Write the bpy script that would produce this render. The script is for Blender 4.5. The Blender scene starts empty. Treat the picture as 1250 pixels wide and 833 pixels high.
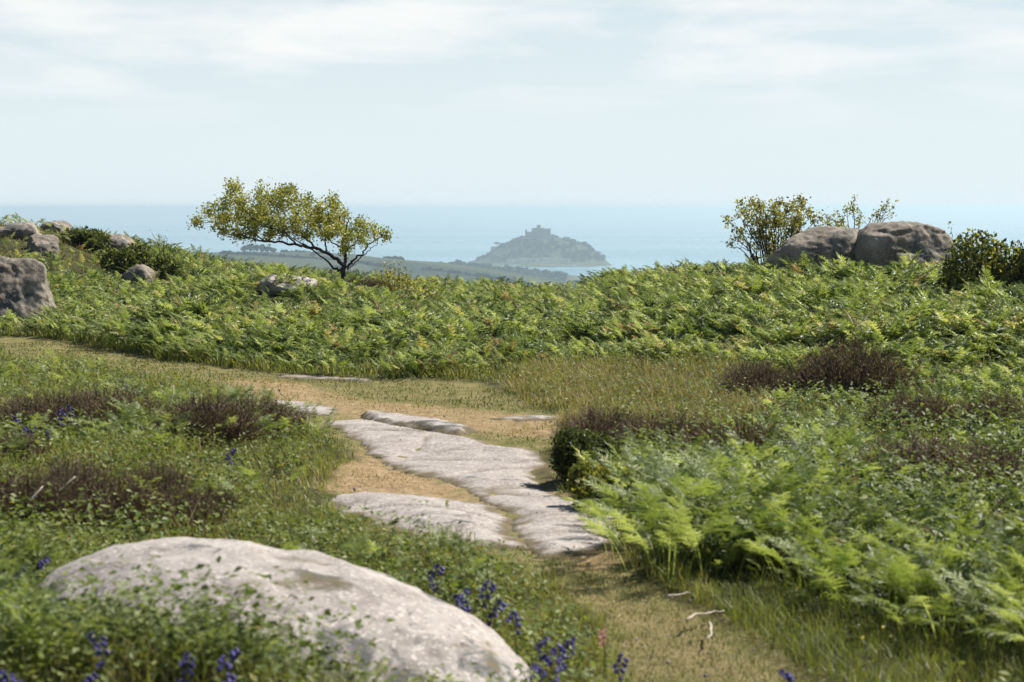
import bpy, math, random
import numpy as np
from mathutils import Vector

# ------------------------------------------------------------------ camera, world, sun, exposure
SC = bpy.context.scene
COL = SC.collection
EYE = 1.6
FPX = 2430.0                      # focal length in pixels of the 1250 px wide photograph
HZ = 254.0                        # image row of the level line
PITCH = math.atan((416.5 - HZ) / FPX)
SUN_AZ, SUN_EL = math.radians(58), math.radians(51)

cam_d = bpy.data.cameras.new('camera')
cam_d.sensor_width = 36.0
cam_d.lens = 36.0 * FPX / 1250.0
cam_d.clip_start, cam_d.clip_end = 0.1, 200000.0
cam_d.dof.use_dof = True
cam_d.dof.focus_distance = 31.0
cam_d.dof.aperture_fstop = 5.6
cam = bpy.data.objects.new('camera', cam_d)
COL.objects.link(cam)
cam.location = (0, 0, EYE)
cam.rotation_euler = (math.pi / 2 - PITCH, 0, 0)
SC.camera = cam

sun_d = bpy.data.lights.new('sun', 'SUN')
sun_d.energy = 5.0
sun_d.angle = math.radians(0.55)
sun_d.color = (1.0, 0.955, 0.88)
sun = bpy.data.objects.new('sun', sun_d)
COL.objects.link(sun)
sdir = Vector((math.sin(SUN_AZ) * math.cos(SUN_EL), math.cos(SUN_AZ) * math.cos(SUN_EL), math.sin(SUN_EL)))
sun.rotation_euler = sdir.to_track_quat('Z', 'Y').to_euler()

world = bpy.data.worlds.new('World')
SC.world = world
world.use_nodes = True
wn, wl = world.node_tree.nodes, world.node_tree.links
wn.clear()
w_out = wn.new('ShaderNodeOutputWorld')
w_bg = wn.new('ShaderNodeBackground')
w_bg.inputs['Strength'].default_value = 0.052
sky = wn.new('ShaderNodeTexSky')
sky.sky_type = 'NISHITA'
sky.sun_disc = False
sky.sun_elevation = SUN_EL
sky.sun_rotation = SUN_AZ
sky.altitude = 130
sky.air_density, sky.dust_density, sky.ozone_density = 1.0, 0.5, 3.0
tc = wn.new('ShaderNodeTexCoord')
# thin streaky cloud: stretch the direction along the horizon before the noise
mp = wn.new('ShaderNodeMapping')
mp.inputs['Scale'].default_value = (8.0, 8.0, 40.0)
mp.inputs['Location'].default_value = (3.1, 0.4, 1.35)
wl.new(tc.outputs['Generated'], mp.inputs['Vector'])
nz = wn.new('ShaderNodeTexNoise')
nz.inputs['Scale'].default_value = 1.0
nz.inputs['Detail'].default_value = 7
nz.inputs['Roughness'].default_value = 0.55
nz.inputs['Distortion'].default_value = 0.35
wl.new(mp.outputs['Vector'], nz.inputs['Vector'])
cr = wn.new('ShaderNodeMapRange')
cr.inputs['From Min'].default_value = 0.44
cr.inputs['From Max'].default_value = 0.66
wl.new(nz.outputs['Fac'], cr.inputs['Value'])
sp = wn.new('ShaderNodeSeparateXYZ')
wl.new(tc.outputs['Generated'], sp.inputs['Vector'])
el = wn.new('ShaderNodeMapRange')               # the cloud deck thins out towards the sea
el.interpolation_type = 'SMOOTHSTEP'
el.inputs['From Min'].default_value = 0.030
el.inputs['From Max'].default_value = 0.075
wl.new(sp.outputs['Z'], el.inputs['Value'])
mu = wn.new('ShaderNodeMath')
mu.operation = 'MULTIPLY'
wl.new(cr.outputs['Result'], mu.inputs[0])
wl.new(el.outputs['Result'], mu.inputs[1])
hi = wn.new('ShaderNodeMapRange')               # and is broken overhead
hi.interpolation_type = 'SMOOTHSTEP'
hi.inputs['From Min'].default_value = 0.15
hi.inputs['From Max'].default_value = 0.40
hi.inputs['To Min'].default_value = 1.0
hi.inputs['To Max'].default_value = 0.0
wl.new(sp.outputs['Z'], hi.inputs['Value'])
mu3 = wn.new('ShaderNodeMath')
mu3.operation = 'MULTIPLY'
wl.new(mu.outputs[0], mu3.inputs[0])
wl.new(hi.outputs['Result'], mu3.inputs[1])
mu = mu3
mu2 = wn.new('ShaderNodeMath')
mu2.operation = 'MULTIPLY'
mu2.inputs[1].default_value = 0.75
wl.new(mu.outputs[0], mu2.inputs[0])
mix = wn.new('ShaderNodeMixRGB')
wl.new(mu2.outputs[0], mix.inputs['Fac'])
# pale veil of moist air low over the sea
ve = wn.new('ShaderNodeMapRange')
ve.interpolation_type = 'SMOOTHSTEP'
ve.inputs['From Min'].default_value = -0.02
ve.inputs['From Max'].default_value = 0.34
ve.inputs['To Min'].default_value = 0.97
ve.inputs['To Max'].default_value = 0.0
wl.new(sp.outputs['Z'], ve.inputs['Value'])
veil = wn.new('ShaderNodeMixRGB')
sd = wn.new('ShaderNodeMapRange')  # dims the veil behind the camera, added to lessen fill light
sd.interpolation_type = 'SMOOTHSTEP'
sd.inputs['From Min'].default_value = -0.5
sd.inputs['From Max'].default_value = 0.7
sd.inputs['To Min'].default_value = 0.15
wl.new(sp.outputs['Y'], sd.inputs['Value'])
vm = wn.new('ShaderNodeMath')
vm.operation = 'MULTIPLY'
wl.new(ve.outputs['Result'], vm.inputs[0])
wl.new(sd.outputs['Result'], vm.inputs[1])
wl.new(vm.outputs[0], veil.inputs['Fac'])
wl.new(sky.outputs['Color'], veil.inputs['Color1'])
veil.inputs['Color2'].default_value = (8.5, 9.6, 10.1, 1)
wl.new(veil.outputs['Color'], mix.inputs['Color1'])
mix.inputs['Color2'].default_value = (10.9, 10.8, 10.5, 1)
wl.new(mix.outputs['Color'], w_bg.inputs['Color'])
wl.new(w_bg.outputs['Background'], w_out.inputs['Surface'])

SC.view_settings.view_transform = 'Standard'
SC.view_settings.look = 'None'
SC.view_settings.exposure = 0.86
SC.view_settings.gamma = 1.0
SC.view_settings.use_curve_mapping = False
SC.render.engine = 'CYCLES'
cy = SC.cycles
cy.max_bounces = 6
cy.diffuse_bounces = 2
cy.glossy_bounces = 2
cy.transmission_bounces = 4
cy.volume_bounces = 0
cy.transparent_max_bounces = 8
cy.caustics_reflective = cy.caustics_refractive = False
cy.sample_clamp_indirect = 4.0
cy.use_denoising = True

SEA_Z = -112.0

# ------------------------------------------------------------------ numeric helpers
rng = np.random.default_rng(11)
random.seed(5)
_perm = np.random.default_rng(3).permutation(256)
_perm = np.concatenate([_perm, _perm, _perm])
_grad = np.random.default_rng(4).normal(size=(256, 3))
_grad /= np.linalg.norm(_grad, axis=1)[:, None]


def noise3(p):
    """gradient noise, p (N,3) -> about -1..1"""
    p = np.asarray(p, float)
    i = np.floor(p).astype(int)
    f = p - i
    i &= 255
    u = f * f * f * (f * (f * 6 - 15) + 10)
    r = 0
    for dx in (0, 1):
        wx = u[:, 0] if dx else 1 - u[:, 0]
        for dy in (0, 1):
            wy = u[:, 1] if dy else 1 - u[:, 1]
            for dz in (0, 1):
                wz = u[:, 2] if dz else 1 - u[:, 2]
                h = _perm[_perm[_perm[(i[:, 0] + dx) & 255] + ((i[:, 1] + dy) & 255)] + ((i[:, 2] + dz) & 255)]
                g = _grad[h]
                r = r + wx * wy * wz * (g[:, 0] * (f[:, 0] - dx) + g[:, 1] * (f[:, 1] - dy) + g[:, 2] * (f[:, 2] - dz))
    return r * 1.6


def fbm(p, octaves=4, gain=0.5, lac=2.03):
    p = np.asarray(p, float)
    a, r = 1.0, 0
    for k in range(octaves):
        r = r + a * noise3(p + 17.3 * k)
        p = p * lac
        a *= gain
    return r


def sstep(a, b, x):
    t = np.clip((x - a) / (b - a), 0, 1)
    return t * t * (3 - 2 * t)


def p3(x, y, s, z=0.0):
    x = np.asarray(x, float)
    return np.stack([x * s, np.asarray(y, float) * s, np.full_like(x, z)], 1)


# ------------------------------------------------------------------ terrain
def ground(x, y):
    """height of the heath"""
    x, y = np.broadcast_arrays(np.asarray(x, float), np.asarray(y, float))
    shp = x.shape
    x, y = x.ravel(), y.ravel()
    z = 0.05 * noise3(p3(x, y, 0.22, 3.3)) + 0.03 * noise3(p3(x, y, 0.7, 8.1))
    # left knoll that carries the low boulders
    z += 1.3 * np.exp(-((x + 10.3) / 3.7) ** 2 - ((y - 42) / 9.5) ** 2)
    z += 1.15 * np.exp(-((x + 16.5) / 5.0) ** 2 - ((y - 44) / 12.0) ** 2)
    # right rise under the bracken and the tor
    z += 0.16 * sstep(1.0, 5.0, x) * sstep(14, 26, y)
    z -= (0.40 + 0.18 * np.exp(-((x - 0.1) / 2.6) ** 2)) * sstep(20, 37, y)
    z += 0.50 * np.exp(-((x - 5.6) / 2.9) ** 2 - ((y - 32) / 5.0) ** 2)
    z += 0.34 * np.exp(-((x + 1.0) / 0.85) ** 2 - ((y - 5.5) / 0.50) ** 2)
    z += 0.10 * sstep(1.3, 2.4, x - 0.03 * y) * sstep(16, 9, y)
    z += 0.60 * np.exp(-((x + 3.75) / 1.5) ** 2 - ((y - 33.8) / 1.8) ** 2)
    # bank on the left of the track
    z += 0.16 * sstep(-0.75, -2.2, x + 0.02 * y) * sstep(20, 12, y)
    # path slightly worn
    # far slope
    t = np.maximum(y - 44, 0)
    z -= 0.10 * t * sstep(0, 30, t)
    # ground behind and beside the viewer drops gently too
    z = np.where(y > 44, np.maximum(z, -88 - 0.004 * t), z)
    return z.reshape(shp)


CP, SP = math.cos(PITCH), math.sin(PITCH)


def pix(x, y, z):
    """where a point of the place falls in the photograph"""
    d = y * CP - (z - EYE) * SP
    u = y * SP + (z - EYE) * CP
    return 625 + FPX * x / d, 416.5 - FPX * u / d


def at(px, py, h=0.0):
    """the point of the ground (h above it) seen at a pixel"""
    px, py = np.broadcast_arrays(np.asarray(px, float), np.asarray(py, float))
    a = (px - 625) / FPX
    b = (416.5 - py) / FPX
    dx, dy, dz = a, CP + b * SP, -SP + b * CP
    t = np.full(px.shape, 12.0)
    for _ in range(25):
        z = ground(dx * t, dy * t) + h
        tn = (z - EYE) / np.minimum(dz, -0.004)
        t = 0.5 * t + 0.5 * np.clip(tn, 1, 120)
    return np.stack([dx * t, dy * t, ground(dx * t, dy * t)], -1)


def at_dist(px, py, y):
    """the point at forward distance y seen at a pixel"""
    a = (px - 625) / FPX
    b = (416.5 - py) / FPX
    t = y / (CP + b * SP)
    return np.array([a * t, y, EYE + t * (-SP + b * CP)])


def inside(px, py, poly):
    px, py = np.asarray(px, float), np.asarray(py, float)
    r = np.zeros(px.shape, bool)
    n = len(poly)
    for i in range(n):
        x0, y0 = poly[i]
        x1, y1 = poly[(i + 1) % n]
        c = (y0 > py) != (y1 > py)
        if y1 != y0:
            r ^= c & (px < (x1 - x0) * (py - y0) / (y1 - y0) + x0)
    return r


def sdist(x, y, poly):
    """signed distance to a polygon, positive inside"""
    poly = np.asarray(poly, float)
    d = np.full(np.shape(x), 1e9)
    n = len(poly)
    for i in range(n):
        a, b = poly[i], poly[(i + 1) % n]
        ab = b - a
        t = np.clip(((x - a[0]) * ab[0] + (y - a[1]) * ab[1]) / max(ab @ ab, 1e-9), 0, 1)
        d = np.minimum(d, np.hypot(x - a[0] - t * ab[0], y - a[1] - t * ab[1]))
    return np.where(inside(x, y, poly), d, -d)


# ------------------------------------------------------------------ mesh helpers
def make_mesh(name, V, F, tint=None, smooth=False, mat=None, extra=None):
    V = np.ascontiguousarray(V, np.float32)
    F = np.ascontiguousarray(F, np.int32)
    me = bpy.data.meshes.new(name)
    me.vertices.add(len(V))
    me.vertices.foreach_set('co', V.ravel())
    k = F.shape[1]
    me.loops.add(F.size)
    me.loops.foreach_set('vertex_index', F.ravel())
    me.polygons.add(len(F))
    me.polygons.foreach_set('loop_start', np.arange(0, F.size, k, dtype=np.int32))
    me.polygons.foreach_set('loop_total', np.full(len(F), k, np.int32))
    me.polygons.foreach_set('use_smooth', np.full(len(F), smooth, bool))
    if tint is not None:
        a = me.attributes.new('tint', 'FLOAT', 'POINT')
        a.data.foreach_set('value', np.ascontiguousarray(tint, np.float32))
    for key, val in (extra or {}).items():
        a = me.attributes.new(key, 'FLOAT', 'POINT')
        a.data.foreach_set('value', np.ascontiguousarray(val, np.float32))
    me.update(calc_edges=True)
    if mat:
        me.materials.append(mat)
    return me


def link(name, me, parent=None, loc=None):
    o = bpy.data.objects.new(name, me)
    COL.objects.link(o)
    if parent:
        o.parent = parent
    if loc is not None:
        o.location = loc
    return o


def tag(o, label=None, cat=None, group=None, kind=None):
    if label:
        o['label'] = label
    if cat:
        o['category'] = cat
    if group:
        o['group'] = group
    if kind:
        o['kind'] = kind
    return o


def empty(name, loc, rz=0):
    o = bpy.data.objects.new(name, None)
    COL.objects.link(o)
    o.location = loc
    o.rotation_euler = (0, 0, rz)
    o.empty_display_size = 0.2
    return o


def rot_zyx(rz, tilt, tdir):
    """rotation matrices: turn by rz about z, then tilt by an angle towards direction tdir"""
    c, s = np.cos(rz), np.sin(rz)
    n = len(rz)
    R = np.zeros((n, 3, 3))
    R[:, 0, 0], R[:, 0, 1], R[:, 1, 0], R[:, 1, 1], R[:, 2, 2] = c, -s, s, c, 1
    ax = np.stack([-np.sin(tdir), np.cos(tdir), np.zeros(n)], 1)
    K = np.zeros((n, 3, 3))
    K[:, 0, 1], K[:, 0, 2], K[:, 1, 0], K[:, 1, 2], K[:, 2, 0], K[:, 2, 1] = -ax[:, 2], ax[:, 1], ax[:, 2], -ax[:, 0], -ax[:, 1], ax[:, 0]
    T = np.eye(3)[None] + np.sin(tilt)[:, None, None] * K + (1 - np.cos(tilt))[:, None, None] * (K @ K)
    return T @ R


def rand_rot(n, r=None):
    q = (r or rng).normal(size=(n, 4))
    q /= np.linalg.norm(q, axis=1)[:, None]
    w, x, y, z = q.T
    return np.stack([np.stack([1 - 2 * (y * y + z * z), 2 * (x * y - z * w), 2 * (x * z + y * w)], 1),
                     np.stack([2 * (x * y + z * w), 1 - 2 * (x * x + z * z), 2 * (y * z - x * w)], 1),
                     np.stack([2 * (x * z - y * w), 2 * (y * z + x * w), 1 - 2 * (x * x + y * y)], 1)], 1)


class Batch:
    """many copies of small templates gathered into one mesh (ground cover, leaves of one crown)"""

    def __init__(self):
        self.V, self.F, self.T, self.n = [], [], [], 0

    def add(self, tv, tf, pos, R, scale, tint):
        n, m = len(pos), len(tv)
        if n == 0:
            return
        sc = np.asarray(scale, float)
        loc = tv[None] * (sc[:, None, :] if sc.ndim == 2 else sc[:, None, None])
        v = np.einsum('nij,nkj->nki', R, loc) + pos[:, None, :]
        f = tf[None] + (np.arange(n) * m)[:, None, None] + self.n
        self.V.append(v.reshape(-1, 3))
        self.F.append(f.reshape(-1, 3))
        self.T.append(np.repeat(tint, m))
        self.n += n * m

    def raw(self, v, f, tint):
        self.V.append(v)
        self.F.append(f + self.n)
        self.T.append(np.full(len(v), tint) if np.isscalar(tint) else tint)
        self.n += len(v)

    def mesh(self, name, mat, smooth=False):
        return make_mesh(name, np.concatenate(self.V), np.concatenate(self.F), np.concatenate(self.T), smooth, mat)


def tube(pts, radii, sides=6):
    """tapered tube along a polyline -> verts, tris"""
    pts = np.asarray(pts, float)
    radii = np.asarray(radii, float)
    n = len(pts)
    tg = np.gradient(pts, axis=0)
    tg /= np.linalg.norm(tg, axis=1)[:, None] + 1e-9
    ref = np.array([0.31, 0.93, 0.2])
    a = np.cross(tg, ref)
    a /= np.linalg.norm(a, axis=1)[:, None] + 1e-9
    b = np.cross(tg, a)
    ang = np.arange(sides) * 2 * np.pi / sides
    v = pts[:, None] + radii[:, None, None] * (np.cos(ang)[None, :, None] * a[:, None] + np.sin(ang)[None, :, None] * b[:, None])
    f = []
    for i in range(n - 1):
        for k in range(sides):
            q = (i * sides + k, i * sides + (k + 1) % sides, (i + 1) * sides + (k + 1) % sides, (i + 1) * sides + k)
            f += [(q[0], q[1], q[2]), (q[0], q[2], q[3])]
    for k in range(1, sides - 1):
        f.append(((n - 1) * sides, (n - 1) * sides + k, (n - 1) * sides + k + 1))
        f.append((0, k + 1, k))
    return v.reshape(-1, 3), np.array(f)


def curve_pts(pts, n=14, jit=0.0, r=None):
    """smooth resampling of a polyline (Catmull-Rom) with a little wander"""
    P = np.asarray(pts, float)
    P = np.vstack([2 * P[0] - P[1], P, 2 * P[-1] - P[-2]])
    t = np.linspace(0, len(P) - 3 - 1e-6, n)
    i = t.astype(int)
    f = (t - i)[:, None]
    a, b, c, d = P[i], P[i + 1], P[i + 2], P[i + 3]
    out = 0.5 * (2 * b + (c - a) * f + (2 * a - 5 * b + 4 * c - d) * f ** 2 + (3 * b - a - 3 * c + d) * f ** 3)
    if jit:
        out[1:-1] += (r or rng).normal(scale=jit, size=(n - 2, 3))
    return out


# ------------------------------------------------------------------ materials
def new_mat(name):
    m = bpy.data.materials.new(name)
    m.use_nodes = True
    nt = m.node_tree
    nt.nodes.clear()
    out = nt.nodes.new('ShaderNodeOutputMaterial')
    return m, nt.nodes, nt.links, out


def ramp(nodes, stops):
    r = nodes.new('ShaderNodeValToRGB')
    e = r.color_ramp.elements
    e[0].position, e[0].color = stops[0][0], (*stops[0][1], 1)
    e[1].position, e[1].color = stops[-1][0], (*stops[-1][1], 1)
    for p, c in stops[1:-1]:
        k = e.new(p)
        k.color = (*c, 1)
    return r


def leaf_mat(name, stops, trans=0.35, rough=0.5, spec=0.3, noise_scale=0.0):
    m, N, L, out = new_mat(name)
    at_ = N.new('ShaderNodeAttribute')
    at_.attribute_name = 'tint'
    r = ramp(N, stops)
    L.new(at_.outputs['Fac'], r.inputs['Fac'])
    col = r.outputs['Color']
    pb = N.new('ShaderNodeBsdfPrincipled')
    pb.inputs['Roughness'].default_value = rough
    pb.inputs['Specular IOR Level'].default_value = spec
    L.new(col, pb.inputs['Base Color'])
    if trans > 0:
        tr = N.new('ShaderNodeBsdfTranslucent')
        hs = N.new('ShaderNodeMixRGB')
        hs.blend_type = 'MULTIPLY'
        hs.inputs['Fac'].default_value = 1
        hs.inputs['Color2'].default_value = (1.30, 1.32, 0.62, 1)
        L.new(col, hs.inputs['Color1'])
        L.new(hs.outputs['Color'], tr.inputs['Color'])
        mx = N.new('ShaderNodeMixShader')
        mx.inputs['Fac'].default_value = trans
        L.new(pb.outputs[0], mx.inputs[1])
        L.new(tr.outputs[0], mx.inputs[2])
        L.new(mx.outputs[0], out.inputs['Surface'])
    else:
        L.new(pb.outputs[0], out.inputs['Surface'])
    return m


def rock_mat(name, base=((0.0, (0.13, 0.110, 0.095)), (0.45, (0.29, 0.258, 0.232)), (1.0, (0.43, 0.388, 0.352))), lichen=0.5, moss=0.25, scale=1.0, rosette=(0.40, 0.37, 0.33), grain=(0.52, 0.47, 0.42)):
    m, N, L, out = new_mat(name)
    tcn = N.new('ShaderNodeTexCoord')
    co = tcn.outputs['Object']

    def tex(sc, det=8, rough=0.6, dist=0.0):
        t = N.new('ShaderNodeTexNoise')
        t.inputs['Scale'].default_value = sc * scale
        t.inputs['Detail'].default_value = det
        t.inputs['Roughness'].default_value = rough
        t.inputs['Distortion'].default_value = dist
        L.new(co, t.inputs['Vector'])
        return t.outputs['Fac']

    def rng_(src, a, b):
        r = N.new('ShaderNodeMapRange')
        r.inputs['From Min'].default_value = a
        r.inputs['From Max'].default_value = b
        L.new(src, r.inputs['Value'])
        return r.outputs['Result']

    def mixc(fac, a, b):
        x = N.new('ShaderNodeMixRGB')
        if isinstance(fac, float):
            x.inputs['Fac'].default_value = fac
        else:
            L.new(fac, x.inputs['Fac'])
        for s, v in (('Color1', a), ('Color2', b)):
            if isinstance(v, tuple):
                x.inputs[s].default_value = (*v, 1)
            else:
                L.new(v, x.inputs[s])
        return x.outputs['Color']

    r = ramp(N, base)
    L.new(rng_(tex(3.2, 10, 0.68), 0.28, 0.72), r.inputs['Fac'])
    c = r.outputs['Color']
    # feldspar and mica grain
    v = N.new('ShaderNodeTexVoronoi')
    v.inputs['Scale'].default_value = 85 * scale
    L.new(co, v.inputs['Vector'])
    c = mixc(rng_(v.outputs['Color'], 0.66, 0.98), c, grain)
    # black-grey lichen in patches with ragged edges
    lic = tex(5.5, 9, 0.72, 0.6)
    big = tex(1.3, 3, 0.5)
    s = N.new('ShaderNodeMath')
    s.operation = 'ADD'
    L.new(lic, s.inputs[0])
    L.new(big, s.inputs[1])
    c = mixc(rng_(s.outputs[0], 1.22 - 0.22 * lichen, 1.30 - 0.18 * lichen), c, (0.085, 0.085, 0.078))
    # pale crustose lichen rosettes
    v2 = N.new('ShaderNodeTexVoronoi')
    v2.inputs['Scale'].default_value = 9 * scale
    L.new(co, v2.inputs['Vector'])
    pr = N.new('ShaderNodeMath')
    pr.operation = 'ADD'
    L.new(v2.outputs['Distance'], pr.inputs[0])
    L.new(rng_(tex(14, 5), 1.0, 0.0), pr.inputs[1])
    c = mixc(rng_(pr.outputs[0], 0.47, 0.37), c, rosette)
    # small dark pits
    c = mixc(rng_(tex(34, 4, 0.6), 0.61, 0.70), c, (0.09, 0.08, 0.07))
    # moss cushions
    if moss > 0:
        ms = tex(2.1, 6, 0.65, 0.3)
        c = mixc(rng_(ms, 0.80 - 0.25 * moss, 0.86 - 0.25 * moss), c, (0.13, 0.10, 0.045))
    # soil and moss caught along edges and joints
    da = N.new('ShaderNodeAttribute')
    da.attribute_name = 'dirt'
    c = mixc(da.outputs['Fac'], c, (0.11, 0.085, 0.045))
    pb = N.new('ShaderNodeBsdfPrincipled')
    pb.inputs['Roughness'].default_value = 0.85
    pb.inputs['Specular IOR Level'].default_value = 0.25
    L.new(c, pb.inputs['Base Color'])
    bp = N.new('ShaderNodeBump')
    bp.inputs['Strength'].default_value = 0.55
    bp.inputs['Distance'].default_value = 0.02
    h = N.new('ShaderNodeMath')
    h.operation = 'MULTIPLY_ADD'
    h.inputs[1].default_value = 0.5
    L.new(tex(45, 6, 0.65), h.inputs[0])
    L.new(tex(9, 8, 0.65), h.inputs[2])
    L.new(h.outputs[0], bp.inputs['Height'])
    L.new(bp.outputs['Normal'], pb.inputs['Normal'])
    L.new(pb.outputs[0], out.inputs['Surface'])
    return m


def plain_mat(name, col, rough=0.8, var=0.3, scale=8.0):
    m, N, L, out = new_mat(name)
    pb = N.new('ShaderNodeBsdfPrincipled')
    pb.inputs['Roughness'].default_value = rough
    pb.inputs['Specular IOR Level'].default_value = 0.2
    tcn = N.new('ShaderNodeTexCoord')
    t = N.new('ShaderNodeTexNoise')
    t.inputs['Scale'].default_value = scale
    t.inputs['Detail'].default_value = 6
    L.new(tcn.outputs['Object'], t.inputs['Vector'])
    r = ramp(N, ((0.3, tuple(c * (1 - var) for c in col)), (0.7, tuple(min(1, c * (1 + var)) for c in col))))
    L.new(t.outputs['Fac'], r.inputs['Fac'])
    L.new(r.outputs['Color'], pb.inputs['Base Color'])
    L.new(pb.outputs[0], out.inputs['Surface'])
    return m


M_BRACKEN = leaf_mat('bracken_leaf', ((0.0, (0.046, 0.076, 0.020)), (0.45, (0.206, 0.250, 0.074)), (0.8, (0.365, 0.405, 0.185)), (0.93, (0.40, 0.37, 0.17)), (1.0, (0.24, 0.165, 0.09))), 0.50, 0.42, 0.36)
M_GRASS = leaf_mat('grass_blade', ((0.0, (0.055, 0.078, 0.016)), (0.5, (0.190, 0.210, 0.044)), (0.8, (0.31, 0.28, 0.10)), (1.0, (0.36, 0.28, 0.14))), 0.40, 0.5, 0.3)
M_DRY = leaf_mat('dry_grass', ((0.0, (0.12, 0.12, 0.035)), (0.5, (0.25, 0.20, 0.09)), (1.0, (0.42, 0.34, 0.20))), 0.3, 0.6, 0.2)
M_TURF = leaf_mat('turf_blade', ((0.0, (0.075, 0.090, 0.022)), (0.5, (0.165, 0.155, 0.050)), (0.8, (0.27, 0.215, 0.095)), (1.0, (0.37, 0.26, 0.125))), 0.3, 0.6, 0.2)
M_LOW = leaf_mat('low_leaf', ((0.0, (0.030, 0.048, 0.012)), (0.5, (0.130, 0.168, 0.042)), (0.85, (0.25, 0.27, 0.095)), (1.0, (0.32, 0.25, 0.08))), 0.35, 0.5, 0.22)
M_HEATHER = leaf_mat('heather_twig', ((0.0, (0.035, 0.024, 0.018)), (0.5, (0.150, 0.105, 0.078)), (0.85, (0.29, 0.215, 0.160)), (1.0, (0.15, 0.155, 0.05))), 0.2, 0.7, 0.15)
M_GORSE = leaf_mat('gorse_leaf', ((0.0, (0.018, 0.028, 0.008)), (0.6, (0.085, 0.105, 0.022)), (1.0, (0.32, 0.30, 0.06))), 0.45, 0.5, 0.3)
M_HAW = leaf_mat('hawthorn_leaf', ((0.0, (0.085, 0.110, 0.020)), (0.5, (0.265, 0.27, 0.050)), (1.0, (0.42, 0.37, 0.085))), 0.42, 0.4, 0.4)
M_SHRUB = leaf_mat('shrub_leaf', ((0.0, (0.10, 0.115, 0.03)), (0.5, (0.26, 0.25, 0.065)), (1.0, (0.38, 0.31, 0.10))), 0.42, 0.4, 0.4)
M_BARK = plain_mat('bark', (0.045, 0.038, 0.032), 0.9, 0.4, 14)
M_TWIG = plain_mat('dead_twig', (0.42, 0.36, 0.28), 0.8, 0.25, 25)
M_BELL = leaf_mat('bluebell_petal', ((0.0, (0.055, 0.045, 0.17)), (0.5, (0.12, 0.10, 0.32)), (1.0, (0.27, 0.23, 0.46))), 0.3, 0.5, 0.2)
M_PINK = leaf_mat('pink_petal', ((0.0, (0.45, 0.10, 0.22)), (1.0, (0.65, 0.22, 0.36))), 0.3, 0.5, 0.2)
M_WHITE = leaf_mat('white_petal', ((0.0, (0.60, 0.58, 0.48)), (1.0, (0.75, 0.74, 0.66))), 0.3, 0.5, 0.2)
M_YELLOW = leaf_mat('yellow_petal', ((0.0, (0.55, 0.38, 0.02)), (1.0, (0.70, 0.52, 0.04))), 0.3, 0.5, 0.2)
M_STEM = plain_mat('flower_stem', (0.07, 0.11, 0.03), 0.5, 0.2, 20)
M_ROCK = rock_mat('granite_pale', lichen=0.66, moss=0.58)
M_SLAB = rock_mat('granite_worn', ((0.0, (0.155, 0.128, 0.110)), (0.5, (0.275, 0.242, 0.216)), (1.0, (0.385, 0.345, 0.310))), lichen=0.30, moss=0.0)
M_TOR = rock_mat('granite_weathered', ((0.0, (0.052, 0.040, 0.031)), (0.5, (0.180, 0.154, 0.120)), (1.0, (0.40, 0.345, 0.275))), lichen=0.62, moss=0.25, scale=0.8, rosette=(0.33, 0.31, 0.26), grain=(0.34, 0.29, 0.23))


def ground_mat():
    m, N, L, out = new_mat('heath_ground')
    tcn = N.new('ShaderNodeTexCoord')

    def tex(sc, det=8, rough=0.6):
        t = N.new('ShaderNodeTexNoise')
        t.inputs['Scale'].default_value = sc
        t.inputs['Detail'].default_value = det
        t.inputs['Roughness'].default_value = rough
        L.new(tcn.outputs['Object'], t.inputs['Vector'])
        return t.outputs['Fac']

    def att(n):
        a = N.new('ShaderNodeAttribute')
        a.attribute_name = n
        return a.outputs['Fac']

    def mixc(fac, a, b):
        x = N.new('ShaderNodeMixRGB')
        L.new(fac, x.inputs['Fac'])
        L.new(a, x.inputs['Color1'])
        L.new(b, x.inputs['Color2'])
        return x.outputs['Color']
    r1 = ramp(N, ((0.3, (0.018, 0.016, 0.009)), (0.5, (0.040, 0.042, 0.016)), (0.75, (0.075, 0.072, 0.028))))
    L.new(tex(2.5), r1.inputs['Fac'])
    r2 = ramp(N, ((0.28, (0.080, 0.085, 0.026)), (0.45, (0.135, 0.125, 0.045)), (0.6, (0.20, 0.165, 0.075)), (0.8, (0.26, 0.195, 0.11))))
    L.new(tex(5.0, 10, 0.7), r2.inputs['Fac'])
    r3 = ramp(N, ((0.3, (0.15, 0.095, 0.050)), (0.55, (0.30, 0.215, 0.12)), (0.75, (0.39, 0.30, 0.185))))
    L.new(tex(11.0, 10, 0.7), r3.inputs['Fac'])
    r4 = ramp(N, ((0.35, (0.045, 0.060, 0.018)), (0.65, (0.10, 0.115, 0.045))))
    L.new(tex(0.02, 5, 0.6), r4.inputs['Fac'])
    c = mixc(att('path'), r1.outputs['Color'], r2.outputs['Color'])
    c = mixc(att('dry'), c, r3.outputs['Color'])
    c = mixc(att('far'), c, r4.outputs['Color'])
    pb = N.new('ShaderNodeBsdfPrincipled')
    pb.inputs['Roughness'].default_value = 0.95
    pb.inputs['Specular IOR Level'].default_value = 0.1
    L.new(c, pb.inputs['Base Color'])
    bp = N.new('ShaderNodeBump')
    bp.inputs['Strength'].default_value = 0.6
    bp.inputs['Distance'].default_value = 0.03
    L.new(tex(30, 8, 0.7), bp.inputs['Height'])
    L.new(bp.outputs['Normal'], pb.inputs['Normal'])
    L.new(pb.outputs[0], out.inputs['Surface'])
    return m


# ------------------------------------------------------------------ zones (ground outlines read off the photograph, used in ground coordinates)
def zone(poly):
    P = np.array(poly, float)
    return [tuple(q[:2]) for q in at(P[:, 0], P[:, 1])]


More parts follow.
